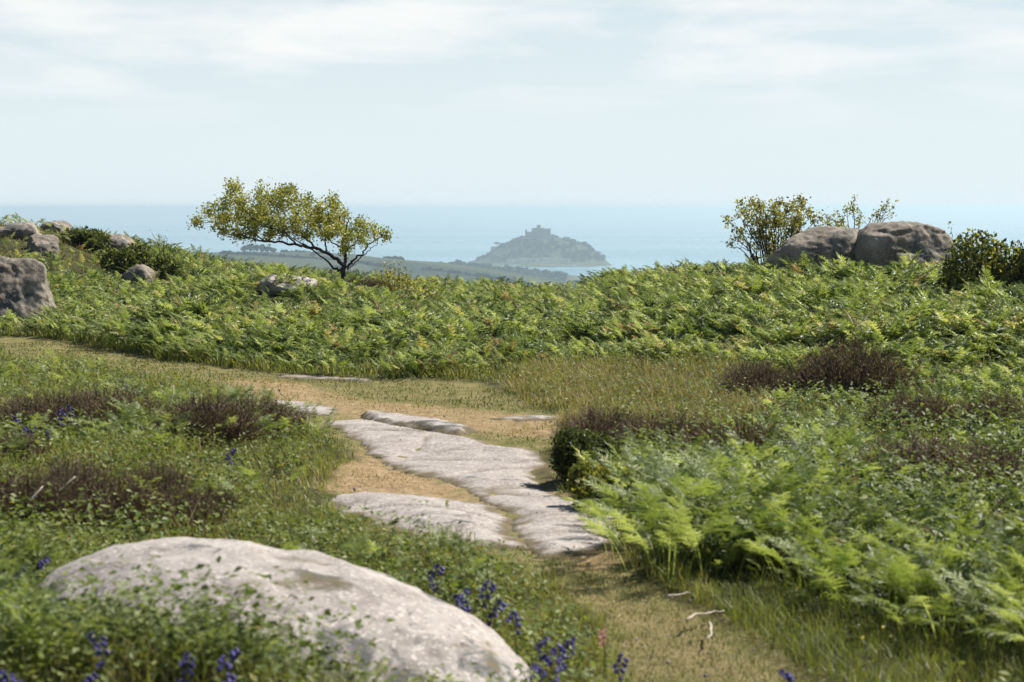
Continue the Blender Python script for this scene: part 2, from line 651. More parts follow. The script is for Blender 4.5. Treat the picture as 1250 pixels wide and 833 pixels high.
PATH = zone([(780, 900), (745, 800), (700, 740), (620, 690), (560, 668), (480, 655), (405, 622), (392, 596), (400, 575), (430, 560), (400, 530), (330, 500),
             (200, 462), (60, 440), (-60, 430), (-60, 408), (60, 412), (130, 424), (200, 438), (330, 453), (450, 461), (600, 466), (640, 485), (690, 505),
             (688, 540), (672, 575), (700, 610), (762, 640), (768, 680), (800, 705), (880, 745), (960, 790), (1040, 850), (1080, 900)])
DRY = [zone(q) for q in (
    [(398, 600), (402, 575), (440, 545), (480, 562), (560, 590), (612, 618), (560, 606), (470, 600)],
    [(440, 508), (330, 486), (250, 462), (330, 462), (440, 486), (560, 496), (690, 508), (686, 535), (600, 528), (500, 512)],
    [(655, 572), (690, 560), (720, 600), (740, 632), (690, 612)],
    [(640, 655), (700, 672), (770, 655), (772, 690), (700, 690)],
    [(720, 720), (840, 745), (940, 840), (820, 840), (760, 780)],
    [(1080, 600), (1250, 600), (1300, 650), (1120, 640)],
)]
GRASSY = zone([(610, 470), (640, 456), (760, 446), (930, 452), (960, 490), (900, 545), (830, 560), (740, 545), (690, 540), (690, 505), (640, 490)])
FIELD_FRONT = np.array([(-400, 418), (55, 412), (130, 424), (200, 438), (330, 453), (450, 460), (560, 461), (640, 455), (760, 446), (900, 452), (960, 470), (1100, 480), (1250, 470), (1700, 470)], float)
LUSH = zone([(770, 690), (870, 700), (980, 705), (1110, 745), (1300, 810), (1300, 900), (1100, 900), (960, 800), (880, 750), (800, 712)])


def path_dist(x, y):
    return sdist(x, y, PATH)


SLAB_POLYS = {
    'long': [(392, 512), (440, 511), (480, 516), (560, 529), (650, 548), (668, 562), (650, 575), (682, 602), (752, 629), (756, 655), (700, 673), (662, 674), (640, 655), (612, 616), (560, 592), (520, 579), (470, 562), (446, 545), (425, 530)],
    'lower': [(400, 604), (440, 599), (520, 601), (605, 616), (638, 652), (634, 664), (560, 661), (500, 647), (440, 627), (406, 616)],
    'step': [(444, 503), (500, 508), (555, 517), (585, 524), (560, 529), (500, 521), (452, 514)],
    'flush': [(325, 487), (370, 489), (412, 497), (404, 505), (340, 497)],
    'thin': [(335, 455), (400, 457.5), (455, 461.5), (450, 464), (390, 461.5), (340, 459)],
    'sliver': [(600, 508), (650, 505.5), (690, 507), (640, 510)],
}
SLAB_G = {k: zone(v) for k, v in SLAB_POLYS.items()}


def slab_dist(x, y):
    d = np.full(np.shape(x), -1e9)
    for g in SLAB_G.values():
        d = np.maximum(d, sdist(x, y, g))
    return d


# ------------------------------------------------------------------ ground sheet, sea, far land
def build_ground():
    ys = np.concatenate([np.linspace(-12, 4, 12, endpoint=False), 4 * np.exp(np.linspace(0, math.log(52 / 4), 330)), 52 * np.exp(np.linspace(0.03, math.log(1500 / 52), 70))])
    us = np.linspace(-1, 1, 360)
    us = np.sign(us) * np.abs(us) ** 1.25
    w = 14 + 0.42 * np.maximum(ys, 0)
    w = np.where(ys < 40, 3.2 + 0.62 * np.maximum(ys, 0) + 0.004 * ys ** 2, w + 6)
    w[ys < 4] = w[ys >= 4][0]
    X = us[None] * w[:, None]
    Y = np.repeat(ys[:, None], len(us), 1)
    x, y = X.ravel(), Y.ravel()
    z = ground(x, y)
    near = (y > 3) & (y < 50)
    z[near] += 0.012 * fbm(p3(x[near], y[near], 6.0), 3)
    pd = path_dist(x, y) + 0.13 * fbm(p3(x, y, 2.5), 4)
    path = sstep(-0.06, 0.10, pd)
    dry = np.zeros_like(x)
    for g, gw in zip(DRY, (1.0, 0.8, 0.9, 0.8, 0.30, 0.7)):
        dry = np.maximum(dry, gw * sstep(-0.10, 0.14, sdist(x, y, g) + 0.12 * fbm(p3(x, y, 4.0, 2.0), 3)))
    z -= 0.02 * path
    far = sstep(46, 70, y)
    n, k = len(ys), len(us)
    i = np.arange(n - 1)[:, None] * k + np.arange(k - 1)[None]
    F = np.stack([i, i + 1, i + k + 1, i + k], -1).reshape(-1, 4)
    me = make_mesh('ground', np.stack([x, y, z], 1), F, smooth=True, mat=ground_mat(), extra={'path': path, 'dry': dry * (0.4 + 0.6 * path), 'far': far})
    tag(link('ground', me), kind='structure')


build_ground()


def sea():
    m, N, L, out = new_mat('sea_water')
    pb = N.new('ShaderNodeBsdfPrincipled')
    pb.inputs['Base Color'].default_value = (0.07, 0.19, 0.25, 1)
    pb.inputs['Roughness'].default_value = 0.22
    pb.inputs['IOR'].default_value = 1.33
    tcn = N.new('ShaderNodeTexCoord')
    mpp = N.new('ShaderNodeMapping')
    mpp.inputs['Scale'].default_value = (0.00022, 0.0011, 1)
    L.new(tcn.outputs['Object'], mpp.inputs['Vector'])
    t = N.new('ShaderNodeTexNoise')
    t.inputs['Scale'].default_value = 1.0
    t.inputs['Detail'].default_value = 6
    L.new(mpp.outputs[0], t.inputs['Vector'])
    sc_ = ramp(N, ((0.38, (0.055, 0.165, 0.225)), (0.62, (0.16, 0.28, 0.33))))
    L.new(t.outputs['Fac'], sc_.inputs['Fac'])
    L.new(sc_.outputs['Color'], pb.inputs['Base Color'])
    r = N.new('ShaderNodeMapRange')
    r.inputs['To Min'].default_value = 0.14
    r.inputs['To Max'].default_value = 0.42
    L.new(t.outputs['Fac'], r.inputs['Value'])
    L.new(r.outputs[0], pb.inputs['Roughness'])
    t2 = N.new('ShaderNodeTexNoise')
    t2.inputs['Scale'].default_value = 0.08
    t2.inputs['Detail'].default_value = 4
    L.new(tcn.outputs['Object'], t2.inputs['Vector'])
    bp = N.new('ShaderNodeBump')
    bp.inputs['Strength'].default_value = 0.25
    bp.inputs['Distance'].default_value = 1.0
    L.new(t2.outputs['Fac'], bp.inputs['Height'])
    L.new(bp.outputs[0], pb.inputs['Normal'])
    L.new(pb.outputs[0], out.inputs['Surface'])
    V = np.array([(-60000, -200, SEA_Z), (60000, -200, SEA_Z), (60000, 60000, SEA_Z), (-60000, 60000, SEA_Z)], float)
    o = link('sea', make_mesh('sea', V, np.array([[0, 1, 2, 3]]), mat=m))
    tag(o, kind='structure')


sea()


def far_mat(name, stops, scale, vor=None):
    m, N, L, out = new_mat(name)
    tcn = N.new('ShaderNodeTexCoord')
    r = ramp(N, stops)
    if vor:
        v = N.new('ShaderNodeTexVoronoi')
        v.inputs['Scale'].default_value = vor
        L.new(tcn.outputs['Object'], v.inputs['Vector'])
        L.new(v.outputs['Color'], r.inputs['Fac'])
    else:
        t = N.new('ShaderNodeTexNoise')
        t.inputs['Scale'].default_value = scale
        t.inputs['Detail'].default_value = 7
        L.new(tcn.outputs['Object'], t.inputs['Vector'])
        L.new(t.outputs['Fac'], r.inputs['Fac'])
    pb = N.new('ShaderNodeBsdfPrincipled')
    pb.inputs['Roughness'].default_value = 0.95
    pb.inputs['Specular IOR Level'].default_value = 0.1
    L.new(r.outputs['Color'], pb.inputs['Base Color'])
    L.new(pb.outputs[0], out.inputs['Surface'])
    return m


M_FIELDS = far_mat('far_fields', ((0.2, (0.018, 0.027, 0.012)), (0.5, (0.030, 0.042, 0.018)), (0.8, (0.058, 0.062, 0.030))), 1, 0.006)
M_WOOD = far_mat('far_wood', ((0.3, (0.014, 0.022, 0.010)), (0.7, (0.035, 0.048, 0.02))), 0.05)
M_ISLE = far_mat('island_turf', ((0.3, (0.030, 0.040, 0.018)), (0.6, (0.055, 0.062, 0.028)), (0.8, (0.11, 0.10, 0.07))), 0.03)
M_CASTLE = plain_mat('castle_stone', (0.20, 0.18, 0.155), 0.9, 0.15, 0.1)
M_COTT = plain_mat('cottage_wall', (0.68, 0.63, 0.55), 0.9, 0.1, 0.2)
M_SLATE = plain_mat('slate_roof', (0.10, 0.095, 0.09), 0.8, 0.15, 0.3)
M_GLASS = plain_mat('dark_window', (0.02, 0.02, 0.022), 0.2, 0.1, 1)


def canopy_blob(r):
    """an uneven crown of leaf clumps, unit size"""
    b = Batch()
    n = 90
    d = r.normal(size=(n, 3))
    d /= np.linalg.norm(d, axis=1)[:, None]
    pos = d * (0.45 + 0.5 * r.random((n, 1))) * np.array([1, 1, 0.75]) + np.array([0, 0, 0.75])
    tv = np.array([(-1, -0.6, 0), (1, -0.7, 0.1), (0.9, 0.8, -0.1), (-0.8, 0.7, 0.15)], float)
    tf = np.array([(0, 1, 2), (0, 2, 3)])
    b.add(tv, tf, pos, rand_rot(n, r), 0.16 + 0.2 * r.random(n), r.random(n))
    return np.concatenate(b.V), np.concatenate(b.F), np.concatenate(b.T)


def cover(name, kind_blobs, pts, sizes, mat, r):
    b = Batch()
    idx = r.integers(0, len(kind_blobs), len(pts))
    for k, (v, f, t) in enumerate(kind_blobs):
        s = idx == k
        n = s.sum()
        if n:
            b.add(v, f, pts[s], rot_zyx(r.random(n) * 6.28, np.zeros(n), np.zeros(n)), sizes[s], r.random(n))
    return link(name, b.mesh(name, mat))


FR = np.random.default_rng(77)
BLOBS = [canopy_blob(FR) for _ in range(4)]


def far_land():
    # headland on the left: its skyline falls from left to right
    D = 2300.0
    xs = np.linspace(-1500, 320, 120)
    ys = np.linspace(1500, 3000, 60)
    X, Y = np.meshgrid(xs, ys)
    sky_px = np.array([-2000, 0, 200, 300, 420, 480, 540, 600, 660, 720, 780])
    sky_py = np.array([300, 303, 309, 308, 311, 317, 322, 330, 340, 350, 360])
    pxs = 625 + FPX * X / D
    top = EYE - (np.interp(pxs, sky_px, sky_py) - HZ) / FPX * D
    prof = np.exp(-((Y - D) / 420.0) ** 2)
    Z = (SEA_Z - 4) + (top - SEA_Z + 4) * prof + 2.2 * fbm(p3(X.ravel(), Y.ravel(), 0.006), 3).reshape(X.shape) * prof
    n, k = X.shape
    i = np.arange(n - 1)[:, None] * k + np.arange(k - 1)[None]
    F = np.stack([i, i + 1, i + k + 1, i + k], -1).reshape(-1, 4)
    V = np.stack([X.ravel(), Y.ravel(), Z.ravel()], 1)
    tag(link('headland_hill', make_mesh('headland_hill', V, F, smooth=True, mat=M_FIELDS)), kind='structure')

    def hz(x, y):
        px = 625 + FPX * x / D
        t = EYE - (np.interp(px, sky_px, sky_py) - HZ) / FPX * D
        return (SEA_Z - 4) + (t - SEA_Z + 4) * np.exp(-((y - D) / 420.0) ** 2)
    # hedges along the field edges
    pts = []
    for _ in range(44):
        x0, y0 = FR.uniform(-900, 150), FR.uniform(1950, 2330)
        a = FR.choice([0.1, 1.3, -0.2, 1.7]) + FR.normal() * 0.15
        ln = FR.uniform(60, 260)
        s = np.arange(0, ln, 4.0)
        pts.append(np.stack([x0 + s * np.cos(a), y0 + s * np.sin(a)], 1))
    P = np.concatenate(pts)
    P = np.c_[P, hz(P[:, 0], P[:, 1]) - 0.5]
    o = cover('hedgerow_foliage', BLOBS, P, FR.uniform(1.5, 3.2, len(P)), M_WOOD, FR)
    tag(o, 'dark hedges dividing the hazy fields of the far headland', 'hedges', kind='stuff')
    # a low wooded shore between the headland and the island
    n = 420
    px = FR.uniform(440, 690, n)
    Dw = 3200 + FR.uniform(-120, 120, n)
    py = np.interp(px, [440, 545, 557, 580, 640, 700, 735], [323, 322, 320, 323, 329, 335, 340]) + FR.uniform(0, 6, n)
    Pw = np.stack([(px - 625) / FPX * Dw, Dw, EYE - (py - HZ) / FPX * Dw - 9], 1)
    xs = np.linspace(-330, 190, 60)
    ys = np.linspace(2950, 3500, 24)
    X, Y = np.meshgrid(xs, ys)
    t = EYE - (np.interp(625 + FPX * X / 3200, [300, 440, 545, 640, 700, 735, 770], [324, 325, 326, 331, 337, 342, 352]) - HZ) / FPX * 3200
    Z = (SEA_Z - 3) + (t - SEA_Z + 3) * np.exp(-((Y - 3200) / 150.0) ** 2) + fbm(p3(X.ravel(), Y.ravel(), 0.02), 2).reshape(X.shape)
    n_, k = X.shape
    i = np.arange(n_ - 1)[:, None] * k + np.arange(k - 1)[None]
    F = np.stack([i, i + 1, i + k + 1, i + k], -1).reshape(-1, 4)
    tag(link('coast_land', make_mesh('coast_land', np.stack([X.ravel(), Y.ravel(), Z.ravel()], 1), F, smooth=True, mat=M_FIELDS)), kind='structure')
    o = cover('shore_woods', BLOBS, Pw, FR.uniform(5, 9, n), M_WOOD, FR)
    tag(o, 'low hazy band of woods along the shore in front of the island', 'woods', kind='stuff')
    # clump of trees on the headland skyline
    for j, (px, h) in enumerate([(299, 8), (306, 11), (313, 9), (320, 10), (327, 8), (334, 6.5)]):
        x = (px - 625) / FPX * D
        zb = float(hz(np.array([x]), np.array([D]))[0]) - 0.5
        t_ = empty('distant_tree', (x, D, zb))
        v, f, tt = BLOBS[j % 4]
        link('crown', make_mesh('crown', v * np.array([4.6, 4.6, h * 0.52]) + np.array([0, 0, h * 0.22]), f, tt, mat=M_WOOD), t_)
        tv, tf = tube([(0, 0, -1), (0, 0, h * 0.5)], [0.6, 0.3], 5)
        link('trunk', make_mesh('trunk', tv, tf, mat=M_BARK), t_)
        tag(t_, 'dark hazy tree in the small row on the far headland skyline', 'tree', 'trees on the headland skyline')


far_land()


def boxes(lst):
    V, F, n = [], [], 0
    for (x0, x1, y0, y1, z0, z1) in lst:
        v = [(x0, y0, z0), (x1, y0, z0), (x1, y1, z0), (x0, y1, z0), (x0, y0, z1), (x1, y0, z1), (x1, y1, z1), (x0, y1, z1)]
        f = [(0, 3, 2, 1), (4, 5, 6, 7), (0, 1, 5, 4), (1, 2, 6, 5), (2, 3, 7, 6), (3, 0, 4, 7)]
        V += v
        F += [tuple(a + n for a in q) for q in f]
        n += 8
    return np.array(V, float), np.array(F)


def island():
    D = 4000.0
    S = D / FPX
    cx = (655 - 625) * S

    def X(px):
        return (px - 655) * S

    def H(py):                       # height above the water
        return (323 - py) * S
    spx = np.array([540, 560, 576, 586, 597, 603, 617, 626, 634, 641, 650, 672, 680, 692, 704, 714, 721, 730, 737, 741, 748])
    spy = np.array([325, 323, 319, 316, 312, 305, 300, 295, 291, 288, 287, 288, 290.5, 293.5, 296, 299, 305, 310, 315, 319, 325])
    xs = np.linspace(X(535), X(750), 180)
    ys = np.linspace(-190, 190, 110)
    XX, YY = np.meshgrid(xs, ys)
    ridge = np.interp(XX, X(spx), H(spy))
    hw = np.interp(XX, X(np.array([535, 560, 600, 655, 720, 742, 750])), [50, 60, 120, 170, 130, 70, 40])
    q = np.clip(np.abs(YY) / hw, 0, 1.4)
    prof = np.where(YY > 0, 1 - q ** 1.6, np.where(q < 0.55, 1 - 0.86 * (q / 0.55) ** 1.5, 0.14 * (1.15 - q) / 0.6))
    Z = ridge * prof + 1.6 * fbm(p3(XX.ravel(), YY.ravel(), 0.03), 4).reshape(XX.shape) * np.clip(prof, 0, 1)
    Z = np.where(q > 1.1, -4, Z)
    n, k = XX.shape
    i = np.arange(n - 1)[:, None] * k + np.arange(k - 1)[None]
    F = np.stack([i, i + 1, i + k + 1, i + k], -1).reshape(-1, 4)
    o = link('island_hill', make_mesh('island_hill', np.stack([XX.ravel(), YY.ravel(), Z.ravel()], 1), F, smooth=True, mat=M_ISLE), None, (cx, D, SEA_Z))
    tag(o, kind='structure')

    def hz(x, y):
        ii = np.clip(((x - xs[0]) / (xs[1] - xs[0])).astype(int), 0, len(xs) - 1)
        jj = np.clip(((y - ys[0]) / (ys[1] - ys[0])).astype(int), 0, len(ys) - 1)
        return Z[jj, ii]
    r = FR
    n = 900
    x = r.uniform(X(575), X(738), n)
    y = r.uniform(-95, 60, n)
    z = hz(x, y)
    keep = (z > 8) & (fbm(p3(x, y, 0.02, 5.0), 2) > -0.25) & ~((x > X(634)) & (x < X(674)) & (y > -26) & (y < 26))
    x, y, z = x[keep], y[keep], z[keep]
    P = np.stack([x + cx, y + D, z + SEA_Z - 1.2], 1)
    tag(cover('island_woods', BLOBS, P, r.uniform(2.6, 5.2, len(P)), M_WOOD, r), 'woods clothing the slopes of the hazy castle island', 'woods', kind='stuff')

    # the castle on the summit
    zb = 48.0
    c = empty('castle', (cx, D, SEA_Z + zb))

    def wall_mesh(name, lst, mer=None, mat=M_CASTLE, parent=c):
        L_ = list(lst)
        for (x0, x1, y0, y1, z1, w, h) in (mer or []):
            nmer = max(2, int((x1 - x0) / (2 * w)))
            st = (x1 - x0) / (nmer * 2 - 1)
            for a in range(nmer):
                L_.append((x0 + 2 * a * st, x0 + (2 * a + 1) * st, y0, y0 + 0.8, z1 + 0.003, z1 + h))
        v, f = boxes(L_)
        return link(name, make_mesh(name, v, f, mat=mat), parent)
    z_ = lambda py: H(py) - zb
    keep_ = wall_mesh('keep', [(X(649), X(672), -14, 14, -6, z_(279.5))], [(X(649), X(672), -14, 0, z_(279.5), 1.2, 1.6)])
    wall_mesh('tower', [(X(655.2), X(659.8), -6, 2, z_(279.5) + 0.003, z_(275))], [(X(655.2), X(659.8), -6, 0, z_(275), 0.9, 1.5)])
    wall_mesh('turret', [(X(641), X(643.2), -17, -12, -6, z_(281))], [(X(641), X(643.2), -17, 0, z_(281), 0.6, 1.2)])
    wall_mesh('hall', [(X(643.2) + 0.01, X(649) - 0.01, -12, 11, -6, z_(283.5))], [(X(643.2), X(649), -12, 0, z_(283.5), 1.1, 1.4)])
    wall_mesh('lower_wing', [(X(631), X(641) - 0.01, -13, 9, -12, z_(289.5))], [(X(631), X(641), -13, 0, z_(289.5), 1.2, 1.3)])
    wall_mesh('east_wing', [(X(672) + 0.01, X(677), -10, 9, -9, z_(286.5))], [(X(672), X(677), -10, 0, z_(286.5), 1.0, 1.3)])
    wall_mesh('terrace_wall', [(X(636), X(673), -24, -22.5, -14, z_(289.5))])
    v, f = boxes([(X(650.5), X(664), -3, 8, z_(279.5) + 0.003, z_(278.2))])
    v[4:8, 1] = v[4:8, 1] * 0.15 + 2.0
    link('roof', make_mesh('roof', v, f, mat=M_SLATE), keep_)
    for px in (650.5, 653.5, 657, 661, 664.5, 668):
        for py in (282.2, 285):
            v, f = boxes([(X(px), X(px) + 1.3, -14.06, -13.9, z_(py) - 2.2, z_(py))])
            link('window', make_mesh('window', v, f, mat=M_GLASS), keep_)
    tag(c, 'battlemented stone castle with one tall tower on the island summit', 'castle')

    # a square lodge on the west shoulder
    def cottage(name, px, py, w, d, h, yy, label, grp, roof=0.45):
        x = X(px)
        z0 = H(py)
        e = empty(name, (cx + x, D + yy, SEA_Z + z0))
        v, f = boxes([(-w / 2, w / 2, -d / 2, d / 2, -3, h)])
        link('wall', make_mesh('wall', v, f, mat=M_COTT if 'cottage' in name else M_CASTLE), e)
        rv = np.array([(-w / 2 - .3, -d / 2 - .3, h), (w / 2 + .3, -d / 2 - .3, h), (w / 2 + .3, d / 2 + .3, h), (-w / 2 - .3, d / 2 + .3, h), (-w / 2 - .3, 0, h + d * roof), (w / 2 + .3, 0, h + d * roof)])
        rv[:, 2] += 0.004
        rf = np.array([(0, 1, 5), (0, 5, 4), (2, 3, 4), (2, 4, 5), (1, 2, 5), (3, 0, 4), (0, 3, 2), (0, 2, 1)])
        link('roof', make_mesh('roof', rv, rf, mat=M_SLATE), e)
        for sx in (-0.28, 0.28):
            v, f = boxes([(sx * w - 0.5, sx * w + 0.5, -d / 2 - 0.05, -d / 2 + 0.05, h * 0.35, h * 0.75)])
            link('window', make_mesh('window', v, f, mat=M_GLASS), e)
        tag(e, label, 'house', grp)
    cottage('lodge', 602, 309, 9, 8, 11, -12, 'tall square lodge on the western shoulder of the island below the castle', None, 0.3)
    for px, w in ((622, 9), (628, 10), (635, 8), (641, 11), (648, 9), (655, 10), (662, 8), (668, 11), (676, 8), (684, 9), (692, 7)):
        yy = -100 - 8 * math.sin(px)
        zz = float(hz(np.array([X(px)]), np.array([yy]))[0])
        cottage('harbour_cottage', px, 323 - zz / S, w, 8, 5 + (px * 7 % 3), yy, 'pale harbour cottage with slate roof at the foot of the castle island', 'cottages along the island harbour')
    # harbour wall
    v, f = boxes([(X(612), X(640), -158, -154, -3, 3.2), (X(662), X(700), -158, -154, -3, 3.2)])
    o = link('harbour_wall', make_mesh('harbour_wall', v, f, mat=M_COTT), None, (cx, D, SEA_Z))
    tag(o, 'low pale stone harbour wall at the waterline of the castle island', 'harbour wall')
    # flat-topped pine standing clear of the slope
    for px, py, h in ((606.5, 304.5, 14), (613, 301.5, 8)):
        x = X(px)
        t = empty('island_pine', (cx + x, D - 4, SEA_Z + float(hz(np.array([x]), np.array([-4.0]))[0]) - 0.5))
        v, f, tt = BLOBS[1]
        link('crown', make_mesh('crown', v * np.array([6.5, 6.5, 2.6]) + np.array([0, 0, h - 3]), f, tt, mat=M_WOOD), t)
        tv, tf = tube([(0, 0, -1), (0.4, 0, h - 1.5)], [0.5, 0.3], 5)
        link('trunk', make_mesh('trunk', tv, tf, mat=M_BARK), t)
        tag(t, ('tall flat-crowned pine beside the lodge on the island shoulder' if h > 10 else 'short pine on the island slope between tall pine and castle'), 'tree')


island()


def haze():
    m, N, L, out = new_mat('haze_air')
    pv = N.new('ShaderNodeVolumePrincipled')
    pv.inputs['Color'].default_value = (0.68, 0.88, 0.97, 1)
    pv.inputs['Density'].default_value = 1.6e-4
    pv.inputs['Density Attribute'].default_value = ''
    pv.inputs['Anisotropy'].default_value = 0.35
    L.new(pv.outputs[0], out.inputs['Volume'])
    v, f = boxes([(-62000, 62000, -400, 62000, SEA_Z - 1.0, 12.0)])
    o = link('haze', make_mesh('haze', v, f, mat=m))
    tag(o, kind='stuff')


haze()


# ------------------------------------------------------------------ rocks
def icosphere(sub):
    import bmesh
    bm = bmesh.new()
    bmesh.ops.create_icosphere(bm, subdivisions=sub, radius=1.0)
    v = np.array([q.co[:] for q in bm.verts])
    f = np.array([[l.index for l in q.verts] for q in bm.faces])
    bm.free()
    return v, f


ICO = {k: icosphere(k) for k in (5, 6)}


def rock(name, label, loc, size, mat, seed=0, rz=0.0, power=2.6, rough=0.10, fine=0.02, cuts=6, layers=0.0, shape=None, sub=6, tilt=(0, 0), cat='boulder', group=None):
    """weathered boulder: superellipsoid, planar cuts, noise, optional level joints; base of the rock sunk below loc"""
    v, f = ICO[sub]
    r = np.random.default_rng(seed + 1000)
    d = v / (np.sum(np.abs(v) ** power, 1) ** (1 / power))[:, None]
    for _ in range(cuts):
        nrm = r.normal(size=3)
        nrm[2] = abs(nrm[2]) * 0.7
        nrm /= np.linalg.norm(nrm)
        lim = r.uniform(0.62, 0.88)
        h = d @ nrm - lim
        d = d - np.where(h > 0, h * 0.85, 0)[:, None] * nrm
    p = d * np.array(size)
    if shape is not None:
        p = shape(p)
    s = max(size)
    nn = v / np.linalg.norm(v / np.array(size), axis=1)[:, None]
    nv = (d / np.array(size))
    nv /= np.linalg.norm(nv, axis=1)[:, None]
    off = rough * s * fbm(p / s * 1.6 + seed * 3.7, 3) + fine * s * fbm(p / s * 7 + seed, 4, 0.6)
    # rain-worn pits and runnels
    off -= 0.6 * fine * s * np.clip(noise3(p / s * 11 + 40) - 0.35, 0, 1) * 3
    p = p + nv * off[:, None]
    if layers > 0:
        w = p[:, 2] + 0.06 * s * fbm(p / s * 1.3 + 9, 2)
        step = layers
        ph = (w / step) % 1.0
        groove = np.exp(-((ph - 0.5) / 0.085) ** 2) * sstep(-0.35, 0.3, fbm(p / s * 1.5 + 4 + seed, 2))
        p = p - nv * (groove * 0.05 * s)[:, None] * np.array([1, 1, 0.25])
    o = link(name, make_mesh(name, p, f, smooth=True, mat=mat), None, loc)
    o.rotation_euler = (tilt[0], tilt[1], rz)
    tag(o, label, cat, group)
    return o


# ------------------------------------------------------------------ plants: templates
def frond(r, detail=1, droop=1.0, open_=1.0, stalk=0.34):
    """one bracken frond, unit length: bare stalk, then a triangular feathery blade of paired pinnae; arches towards +x"""
    V, F = [], []
    n = 12
    t = np.linspace(0, 1, n)
    th = math.radians(6) + (math.radians(58) * droop) * t ** 1.6
    ds = 1.0 / (n - 1)
    px = np.concatenate([[0], np.cumsum(np.sin(th[:-1]) * ds)])
    pz = np.concatenate([[0], np.cumsum(np.cos(th[:-1]) * ds)])
    py = 0.05 * r.normal() * t ** 2
    rach = np.stack([px, py, pz], 1)
    wd = 0.009 * (1 - 0.75 * t)
    for i in range(n):
        V += [rach[i] + (0, wd[i], 0), rach[i] - (0, wd[i], 0)]
    for i in range(n - 1):
        a = 2 * i
        F += [(a, a + 1, a + 3), (a, a + 3, a + 2)]
    pairs = 13 if detail else 12
    for k in range(pairs):
        s = k / (pairs - 1)
        tt = stalk + (0.98 - stalk) * s ** 0.9
        i = min(int(tt * (n - 1)), n - 2)
        fr = tt * (n - 1) - i
        o = rach[i] * (1 - fr) + rach[i + 1] * fr
        tang = rach[i + 1] - rach[i]
        tang /= np.linalg.norm(tang)
        up = np.array([-tang[2], 0, tang[0]])
        for sd in (-1, 1):
            L_ = (0.27 * (1 - stalk) / 0.66 * (1 - s) ** 0.9 * (0.85 if k == 0 else 1) + 0.02) * r.uniform(0.75, 1.15)
            ang = math.radians(26 + 26 * s + 7 * r.normal())
            dirv = tang * math.sin(ang) + np.array([0, sd, 0]) * math.cos(ang) + up * (0.18 * r.normal() + 0.30 * open_)
            dirv /= np.linalg.norm(dirv)
            side = np.cross(up, dirv)
            side /= np.linalg.norm(side)
            side = side + up * (0.35 * r.normal())
            dr = L_ * r.uniform(0.15, 0.45)
            if detail == 0:
                W = L_ * 0.135
                b = len(V)
                V += [o, o + dirv * L_ * 0.33 + side * W - up * 0.012, o + dirv * L_ * 0.33 - side * W - up * 0.012, o + dirv * L_ - up * dr, o + dirv * L_ * 0.36 + up * 0.006]
                F += [(b, b + 4, b + 1), (b, b + 2, b + 4), (b + 4, b + 3, b + 1), (b + 4, b + 2, b + 3)]
            else:
                m = 8
                W = L_ * 0.19
                for q in range(m):
                    u0 = (q + 0.1) / m
                    w_ = W * (1 - u0) ** 0.75 * r.uniform(0.75, 1.15) + 0.003
                    c0 = o + dirv * L_ * u0 - up * dr * u0 ** 2
                    c1 = o + dirv * L_ * (u0 + 0.78 / m) - up * dr * (u0 + 0.78 / m) ** 2
                    for s2 in (-1, 1):
                        b = len(V)
                        V += [c0, c1, c0 * 0.35 + c1 * 0.65 + side * s2 * w_ + dirv * w_ * 0.35 - up * w_ * r.uniform(0.0, 0.5)]
                        F.append((b, b + 1, b + 2))
    return np.array(V), np.array(F)


PR = np.random.default_rng(21)
FRONDS_HI = [frond(PR, 1, d, o, st_) for d, o, st_ in ((0.9, 0.8, 0.50), (1.2, 0.5, 0.55), (1.4, 0.9, 0.48), (0.7, 0.6, 0.55), (1.6, 0.4, 0.52), (1.25, 0.2, 0.58))]
FRONDS_LO = [frond(PR, 0, d, o, PR.uniform(0.42, 0.56)) for d, o in ((1.1, 0.7), (1.3, 0.4), (1.55, 0.8), (0.8, 0.7), (1.75, 0.3), (1.4, 1.1))]
WIND = math.radians(205)                  # fronds lean with the wind


def grass_tpl(bend):
    t = np.array([0, 0.4, 0.75, 1.0])
    z = t - 0.25 * bend * t ** 2
    y = bend * 0.65 * t ** 2
    w = np.array([1.0, 0.85, 0.5, 0]) * 0.5
    V = []
    for i in range(3):
        V += [(-w[i], y[i], z[i]), (w[i], y[i], z[i])]
    V.append((0, y[3], z[3]))
    return np.array(V, float), np.array([(0, 1, 3), (0, 3, 2), (2, 3, 5), (2, 5, 4), (4, 5, 6)])


GRASS = [grass_tpl(b) for b in (0.15, 0.5, 0.9, 1.3)]
# small broad leaf, folded along its rib
LEAF_V = np.array([(0, 0, 0), (0.45, 0.32, 0.06), (0.45, -0.32, 0.06), (1, 0, -0.05), (0.5, 0, -0.04)], float)
LEAF_F = np.array([(0, 4, 1), (0, 2, 4), (4, 3, 1), (4, 2, 3)])


def wedge(n, y0, y1, half=0.36, r=rng):
    n = int(n * 1.25)
    y = y0 * np.exp(r.random(n) * math.log(y1 / y0))
    x = (r.random(n) * 2 - 1) * (half * y + 1.4)
    return x, y


def gpos(x, y, dz=0.0):
    return np.stack([x, y, ground(x, y) + dz], 1)


def rz_rand(n, r=rng):
    return r.random(n) * 2 * np.pi


# where a ground point lies in the picture; zones below are tested in ground coordinates
FRONT_G = [tuple(q[:2]) for q in at(FIELD_FRONT[:, 0], FIELD_FRONT[:, 1])]


def field_depth(x, y):
    """metres behind the front edge of the bracken field"""
    fx = np.array([q[0] / q[1] for q in FRONT_G])
    fy = np.array([q[1] for q in FRONT_G])
    o = np.argsort(fx)
    return y - np.interp(x / y, fx[o], fy[o])


BOULDER_C = (-0.85, 6.75)


